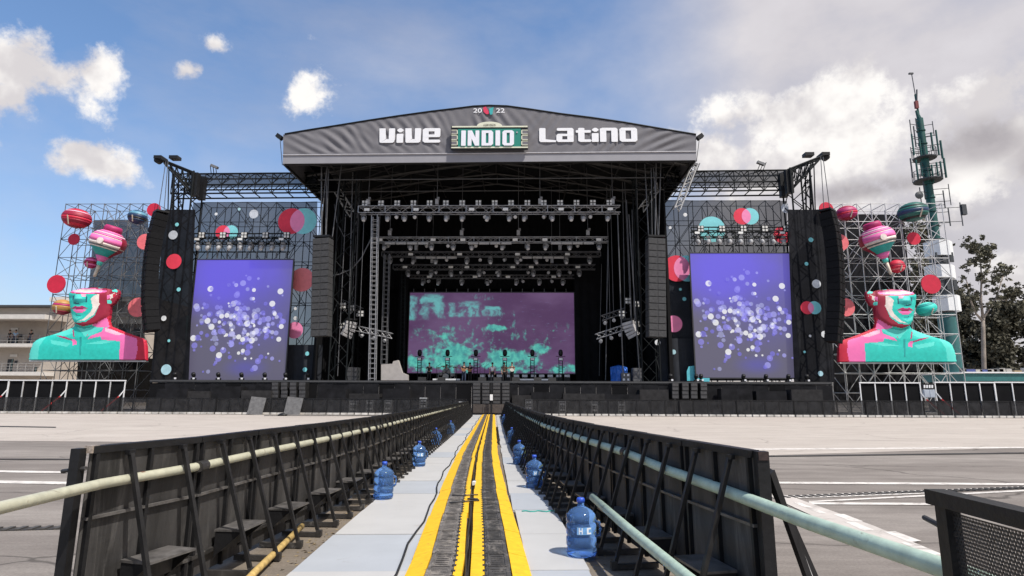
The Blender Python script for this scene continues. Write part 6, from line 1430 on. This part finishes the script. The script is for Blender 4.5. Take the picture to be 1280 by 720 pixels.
# ------------------------------------------------------------------ teal roofed low building
gb = thing('low_pavilion', 'low pavilion with teal fascia and pale roof edge at the right edge', 'building', P(1260, 492, 62))
a, b_, z0, z1 = rect(1204, 467, 1400, 476.5, 62); M_tfas = mat('teal_fascia', (.03, .14, .14), rough=.5)
MB().box(((a+b_)/2, 66, (z0+z1)/2), (b_-a, 8, z1-z0)).build('fascia', M_tfas, parent=gb); MB().box(((a+b_)/2, 66, z1+.09), (b_-a+.3, 8.3, .14)).build('roof_edge', M_white, parent=gb)
MB().box(((a+b_)/2+.5, 67, z0/2), (b_-a-2, 6, z0-.02)).build('wall', M_open, parent=gb)
for k in range(8): pole(gb, 'column', (a+.5+(b_-a-1)*k/7, 62.4, 0), (a+.5+(b_-a-1)*k/7, 62.4, z0), .12, M_tfas)
rq = random.Random(8)
for k in range(11):
    px = 1206+k*8+rq.uniform(-4, 4); p = P(px, 465, 64); c = rq.choice([(.35, .33, .3), (.05, .07, .22), (.3, .08, .06), (.1, .1, .1), (.45, .43, .42), (.28, .2, .1)]); w, h = rq.uniform(.2, 1.3), rq.uniform(.15, .5)
    t = thing('roof_bundle', f'small bundle on the pavilion roof, {nth(k+1)} from left', 'bundle', (p.x, 64, z1+.165)); MB().box((p.x, 64, z1+.165+h/2), (w, .6, h)).build('body', mat('bundle_%d' % k if False else 'bundle_paint_'+'abcdefghijk'[k], c), parent=t); MB().box((p.x, 64, z1+.19+h), (w*.9, .5, .06)).build('lid', M_dalu, parent=t)
# ------------------------------------------------------------------ trees
def leafmat(nm, c): return mat(nm, c, rough=.7, var=.45, scale=.55, spec=.2)
M_leaf = leafmat('eucalyptus_leaf', (.125, .118, .082)); M_leafd = leafmat('dark_tree_leaf', (.068, .064, .045)); M_trunk = mat('pale_eucalyptus_bark', (.25, .21, .175), rough=.85, var=.25, scale=1.5); M_bark = mat('grey_bark', (.10, .085, .07), rough=.9, var=.3)
def crown(parent, clumps, per, size, m, seed):
    rn = random.Random(seed); vs = []; fs = []
    for (c, r) in clumps:
        c = Vector(c); n = int(per*r*r*1.25)
        for _ in range(n):
            v = Vector((rn.gauss(0, 1), rn.gauss(0, 1), rn.gauss(0, .8)))*(r*.62); p = c+v
            a = Vector((rn.gauss(0, 1), rn.gauss(0, 1), rn.gauss(0, 1))).normalized(); b_ = a.cross(Vector((rn.gauss(0, 1), rn.gauss(0, 1), rn.gauss(0, 1)))).normalized(); s = size*rn.uniform(.6, 1.3)
            k = len(vs); vs += [p-a*s*.5, p+b_*s*.35, p+a*s*.6, p-b_*s*.35]; fs.append((k, k+1, k+2, k+3))
    b = MB(); b.add(vs, fs); o = b.build('crown', m, parent=parent); o['kind'] = 'stuff'; return o
def tree(name, label, base, limbs, clumps, per, size, m, bark, seed, parent=None):
    t = thing(name, label, 'tree', base); tr = MB()
    for pts, rs in limbs: tr.path(pts, rs, 8)
    tr.build('trunk', bark, parent=t, smooth=True); crown(t, clumps, per, size, m, seed); return t
YE = 74
E_ = lambda x, y, dy=0: P(x, y, YE+dy)
bse = Vector((E_(1230, 480).x, YE, 0))
limbs = [([bse, E_(1230, 460), E_(1229, 415), E_(1229, 398)], [.27, .25, .22, .20]), ([E_(1229, 400), E_(1226, 375), E_(1227, 345), E_(1224, 315)], [.17, .13, .09, .04]), ([E_(1229, 398), E_(1237, 385, .5), E_(1245, 372, .5), E_(1254, 345)], [.15, .12, .09, .04]), ([E_(1229, 402), E_(1220, 392), E_(1214, 378, -.5), E_(1208, 350)], [.16, .12, .1, .05]),
         ([E_(1245, 374), E_(1258, 375), E_(1272, 366)], [.1, .08, .04]), ([E_(1227, 350), E_(1236, 335), E_(1240, 318)], [.1, .07, .04])]
rt = random.Random(12); cl = []
for (x, y, r) in [(1212, 305, 9), (1220, 312, 8), (1232, 308, 8), (1222, 325, 8), (1236, 322, 7), (1212, 335, 6), (1228, 342, 8), (1207, 352, 6), (1250, 335, 7), (1258, 340, 6), (1246, 350, 7), (1254, 362, 7), (1238, 362, 6), (1268, 366, 8), (1276, 360, 6), (1218, 370, 8), (1205, 366, 6), (1262, 380, 7), (1240, 382, 6), (1210, 386, 7), (1280, 385, 9), (1230, 300, 5)]:
    for _ in range(7): cl.append((E_(x+rt.gauss(0, 5.5), y+rt.gauss(0, 4.5), rt.uniform(-1.4, 1.4)), r*rt.uniform(.25, .5)/F*YE))
tree('eucalyptus_tree', 'tall eucalyptus with pale forked trunk and loose dark crown at right', bse, limbs, cl, 420, .32, M_leaf, M_trunk, 3)
def bushy(label, px, pyt, w, Y, seed, m=M_leafd, pyb=478):
    rn = random.Random(seed); b0 = P(px, 480, Y); b0.z = 0; tp = P(px, pyt, Y); k = 1/F*Y; cl = []; limbs = [([b0, (b0.x+.2, Y, tp.z*.35), (b0.x-.1, Y, tp.z*.7)], [.35, .26, .14])]
    for _ in range(34):
        f = rn.uniform(.12, 1); hw = w*k*math.sin(min(1, (1.12-f)*1.5+.15)*1.57)*.9; c = Vector((b0.x+rn.uniform(-1, 1)*hw, Y+rn.uniform(-1, 1)*hw*.6, tp.z*f-.5)); r = rn.uniform(.55, 1.25)*w*k*.22+.35; cl.append((c, r))
        if rn.random() < .4: limbs.append(([(b0.x, Y, max(1, c.z-2.5)), tuple((c+Vector((b0.x, Y, c.z-1.5)))/2), tuple(c)], [.12, .08, .03]))
    tree('leafy_tree', label, b0, limbs, cl, 330, .50, m, M_bark, seed)
bushy('dark bushy tree behind the eucalyptus trunk', 1216, 372, 22, 84, 31); bushy('dark bushy tree at the right edge behind the pavilion', 1268, 380, 26, 82, 32); bushy('dark tree between the mast and the eucalyptus', 1244, 392, 20, 80, 33); bushy('broad dark tree beyond the right edge of the frame', 1322, 372, 34, 84, 36)
bushy('dark leafy tree rising behind the right scaffold', 1176, 280, 26, 88, 34, M_leaf); bushy('lower dark tree behind the right bust', 1190, 345, 26, 92, 35); bushy('dark tree behind the shoulder of the right bust', 1120, 350, 24, 94, 37)

# ------------------------------------------------------------------ people
M_skin = mat('skin', (.38, .22, .15), rough=.6, var=.06); M_hair = mat('dark_hair', (.015, .012, .01), rough=.7)
def skinned(name, nodes, edges, m, parent, root=0):
    me = bpy.data.meshes.new(name); me.from_pydata([n[0] for n in nodes], edges, []); me.materials.append(m)
    o = bpy.data.objects.new(name, me); COL.objects.link(o); o.parent = parent; W[o] = W[parent]
    sk = o.modifiers.new('skin', 'SKIN'); sk.use_smooth_shade = True
    for i, n in enumerate(nodes): me.skin_vertices[0].data[i].radius = (n[1], n[2] if len(n) > 2 else n[1]); me.skin_vertices[0].data[i].use_root = (i == root)
    su = o.modifiers.new('smooth', 'SUBSURF'); su.levels = 1; su.render_levels = 1; return o
def person(label, loc, rotz, shirt, trousers, arms='relaxed', sit=False, scale=1.0):
    t = thing('person', label, 'person', loc, rotz); W[t] = Vector((0, 0, 0)); z0 = -.42 if sit else 0
    H = lambda x, y, z: (x, y, z+z0)
    pel, ch, nk, hd = H(0, 0, .95), H(0, -.02, 1.30), H(0, -.01, 1.50), H(0, -.03, 1.60)
    if arms == 'play': L = [H(.20, 0, 1.42), H(.27, -.10, 1.16), H(.05, -.30, 1.14), H(.0, -.33, 1.13)]; Rr_ = [H(-.20, 0, 1.42), H(-.30, -.12, 1.20), H(-.36, -.34, 1.28), H(-.37, -.39, 1.31)]
    elif arms == 'drum': L = [H(.20, 0, 1.42), H(.28, -.12, 1.18), H(.20, -.38, 1.16), H(.19, -.45, 1.17)]; Rr_ = [H(-.20, 0, 1.42), H(-.28, -.12, 1.18), H(-.16, -.38, 1.2), H(-.15, -.45, 1.22)]
    else: L = [H(.20, 0, 1.42), H(.26, .02, 1.15), H(.25, -.08, .90), H(.245, -.11, .81)]; Rr_ = [H(-.20, 0, 1.42), H(-.26, .02, 1.15), H(-.25, -.08, .90), H(-.245, -.11, .81)]
    if sit: LL = [(.10, -.02, .50), (.15, -.42, .50), (.15, -.40, .08), (.15, -.52, .04)]; RL = [(-.10, -.02, .50), (-.15, -.42, .50), (-.15, -.40, .08), (-.15, -.52, .04)]
    else: LL = [(.10, 0, .90), (.12, -.02, .49), (.13, .02, .09), (.14, -.12, .04)]; RL = [(-.10, 0, .90), (-.12, .03, .49), (-.13, .05, .09), (-.14, -.09, .04)]
    nodes = [(pel, .13, .10), (ch, .15, .10), (nk, .055), (hd, .075, .09), (H(0, -.035, 1.70), .085, .10)]+[(p, r) for p, r in zip(L, (.055, .045, .035, .04))]+[(p, r) for p, r in zip(Rr_, (.055, .045, .035, .04))]+[(p, r) for p, r in zip(LL, (.085, .06, .045, .045))]+[(p, r) for p, r in zip(RL, (.085, .06, .045, .045))]
    edges = [(0, 1), (1, 2), (2, 3), (3, 4), (1, 5), (5, 6), (6, 7), (7, 8), (1, 9), (9, 10), (10, 11), (11, 12), (0, 13), (13, 14), (14, 15), (15, 16), (0, 17), (17, 18), (18, 19), (19, 20)]
    body = skinned('body', nodes, edges, M_skin, t)
    skinned('shirt', [(pel, .145, .115), (ch, .17, .12), (H(0, -.01, 1.43), .10, .09), (L[0], .072), (tuple(Vector(L[0]).lerp(Vector(L[1]), .75)), .062), (Rr_[0], .072), (tuple(Vector(Rr_[0]).lerp(Vector(Rr_[1]), .75)), .062)], [(0, 1), (1, 2), (1, 3), (3, 4), (1, 5), (5, 6)], shirt, t)
    skinned('trousers', [(pel, .14, .115), (LL[0], .10), (LL[1], .075), (LL[2], .062), (RL[0], .10), (RL[1], .075), (RL[2], .062)], [(0, 1), (1, 2), (2, 3), (0, 4), (4, 5), (5, 6)], trousers, t)
    MB().lathe([(.098, -.02), (.108, .05), (.085, .115), (.03, .14), (.005, .142)], 12, c=H(0, -.015, 1.70), sc=(.92, 1.08)).build('hair', M_hair, parent=t, smooth=True)
    MB().lathe([(.004, -.02), (.016, -.01), (.012, .03)], 6, c=H(0, -.145, 1.68)).build('nose', M_skin, parent=t)
    for s in (-1, 1): MB().lathe([(.002, -.008), (.012, 0), (.002, .008)], 6, c=H(s*.035, -.13, 1.715)).build('eye', M_hair, parent=t)
    for hnd, el in ((L, 1), (Rr_, -1)):
        d0 = (Vector(hnd[3])-Vector(hnd[2])).normalized(); sd = d0.cross(Vector((0, 0, 1))); sd = sd.normalized() if sd.length > .1 else Vector((1, 0, 0))
        for k in range(4): q_ = Vector(hnd[3])+sd*(k-1.5)*.018; MB().path([q_, q_+d0*.05+Vector((0, 0, -.005)), q_+d0*(.075+.012*(1-abs(k-1.5)/1.5))+Vector((0, 0, -.02))], [.010, .009, .007], 6).build('finger', M_skin, parent=t)
        q_ = Vector(hnd[3])-d0*.02+sd*.035*el; MB().path([q_, q_+d0*.03+sd*.02*el, q_+d0*.06+sd*.018*el], [.011, .010, .008], 6).build('thumb', M_skin, parent=t)
    W[t] = Vector(loc); return t
c_white, c_black, c_grey, c_brown, c_jean, c_blue = [mat(n, c, rough=.85, var=.1) for n, c in (('white_shirt_cloth', (.72, .71, .70)), ('black_shirt_cloth', (.015, .015, .016)), ('grey_shirt_cloth', (.20, .19, .18)), ('brown_shirt_cloth', (.13, .075, .05)), ('denim_cloth', (.04, .055, .10)), ('light_blue_cloth', (.30, .45, .60)))]
dk = lambda px, Y: Vector((P(px, 460, Y).x, Y, DZ))
person('person in black clothes standing at the left end of the drum riser', dk(536.5, 55.5), .5, c_black, c_black, 'play')
person('person in grey shirt seated behind the drum kit', Vector((P(558.5, 460, 56.5).x, 56.5, DZ+.32)), 0, c_grey, c_jean, 'drum', sit=True)
person('person in black shirt playing guitar, left one of the pair beside the drums', dk(580, 54.6), .3, c_black, c_jean, 'play'); person('person in black shirt playing guitar, right one of the pair beside the drums', dk(587.5, 55.4), -.3, c_black, c_black, 'play')
person('person in white shirt standing at the centre of the stage', dk(615.5, 55), 0, c_white, c_black); person('person in brown shirt standing right of the stage centre', dk(630.5, 54.8), .2, c_brown, c_black); person('person in brown shirt holding a pale guitar right of the centre', dk(640, 54.4), -.2, c_brown, c_black, 'play')
def guitar(label, px, Y, m):
    c = Vector((P(px, 460, Y).x, Y-.36, DZ+1.10)); t = thing('guitar', label, 'guitar', c); RT = Matrix.Rotation(R_(18), 3, 'Y')
    b = MB(); b.prism([c+RT @ Vector((.17*math.cos(a)*(1+.25*math.cos(2*a)), .0, .15*math.sin(a))) for a in [2*math.pi*i/18 for i in range(18)]], (0, -1, 0), .06); b.build('body', m, parent=t)
    MB().bar(c+RT @ Vector((-.15, -.03, 0)), c+RT @ Vector((-.72, -.03, 0)), .05, .03).build('neck', mat('guitar_neck', (.12, .06, .03)), parent=t); MB().box(c+RT @ Vector((-.78, -.03, 0)), (.14, .03, .08), RT).build('headstock', M_black, parent=t)
guitar('pale guitar held right of the stage centre', 640, 54.4, mat('pale_guitar', (.65, .60, .52))); guitar('wooden guitar held beside the drums, left one', 580, 54.6, mat('wood_guitar', (.30, .13, .05))); guitar('wooden guitar held beside the drums, right one', 587.5, 55.4, mat('wood_guitar', (.30, .13, .05)))
t = thing('drum_kit', 'drum kit with cymbals on the left riser', 'drum kit', Vector((P(558, 460, 55.7).x, 55.7, DZ+.2)))
c = W[t]; M_shell = mat('drum_shell', (.22, .21, .20), rough=.3); RX = Matrix.Rotation(math.pi/2, 3, 'X')
MB().lathe([(.01, -.2), (.28, -.2), (.28, .2), (.01, .2)], 18, c=c+Vector((0, -.3, .32)), rot=RX).build('bass_drum', M_shell, parent=t)
for x, z, r in ((-.22, .78, .15), (.22, .78, .16), (.55, .5, .2), (-.5, .6, .17)): MB().lathe([(.01, -.12), (r, -.12), (r, .12), (.01, .12)], 14, c=c+Vector((x, -.1, z)), rot=Matrix.Rotation(.3, 3, 'X')).build('tom', M_shell, parent=t)
for x, z in ((-.75, 1.15), (.8, 1.2), (-.3, 1.3), (.42, 1.32)):
    MB().lathe([(.01, .03), (.06, .025), (.25, 0), (.25, -.01)], 16, c=c+Vector((x, 0, z)), rot=Matrix.Rotation(.25, 3, 'X')).build('cymbal', mat('brass_cymbal', (.45, .33, .12), rough=.3, metal=.8), parent=t); pole(t, 'stand', c+Vector((x, 0, 0)), c+Vector((x, 0, z)), .02, M_galv)
for i, (px, y, s) in enumerate([(546, 466, 'left of'), (571, 464, 'right of'), (600, 463, 'between the guitars and'), (606, 468, 'before')]):
    q_ = dk(px, 54.2); t = thing('microphone_stand', f'thin microphone stand {s} the drum kit and centre', 'microphone stand', q_); pole(t, 'pole', q_, q_+Vector((0, 0, 1.45)), .02, M_black); pole(t, 'boom', q_+Vector((0, 0, 1.4)), q_+Vector((.35, -.1, 1.62)), .015, M_black); MB().lathe([(.01, -.03), (.03, 0), (.01, .05)], 8, c=q_+Vector((.36, -.1, 1.63))).build('microphone', M_black, parent=t); slab(t, 'base', q_+Vector((0, 0, .02)), (.4, .4, .03), M_black)
for i, px in enumerate((528, 552, 603, 622, 645, 672, 690)):
    q_ = dk(px, 50.6); t = thing('monitor_wedge', f'black floor monitor wedge on the deck edge, {nth(i+1)} from left', 'loudspeaker', q_, 0, 'floor monitors'); b = MB(); b.prism([q_+Vector((-.33, -.2, 0)), q_+Vector((-.33, .25, 0)), q_+Vector((-.33, .15, .32)), q_+Vector((-.33, -.02, .32))][::-1], (1, 0, 0), .66); b.build('body', M_sub, parent=t); MB().box(q_+Vector((0, .23, .17)), (.6, .02, .24)).build('rear_panel', M_subg, parent=t)
zb = P(20, 431.5, YBd).z+.2
person('person in light blue shirt standing on the upper balcony', Vector((P(19, 422, YBd+.9).x, YBd+.9, zb)), .4, c_blue, c_jean); person('person in dark clothes on the upper balcony beside the blue shirt', Vector((P(11.5, 422, YBd+1.0).x, YBd+1.0, zb)), -.3, c_black, c_black); person('person in dark clothes at the right end of the upper balcony', Vector((P(38, 424, YBd+.9).x, YBd+.9, zb)), 0, c_black, c_jean)
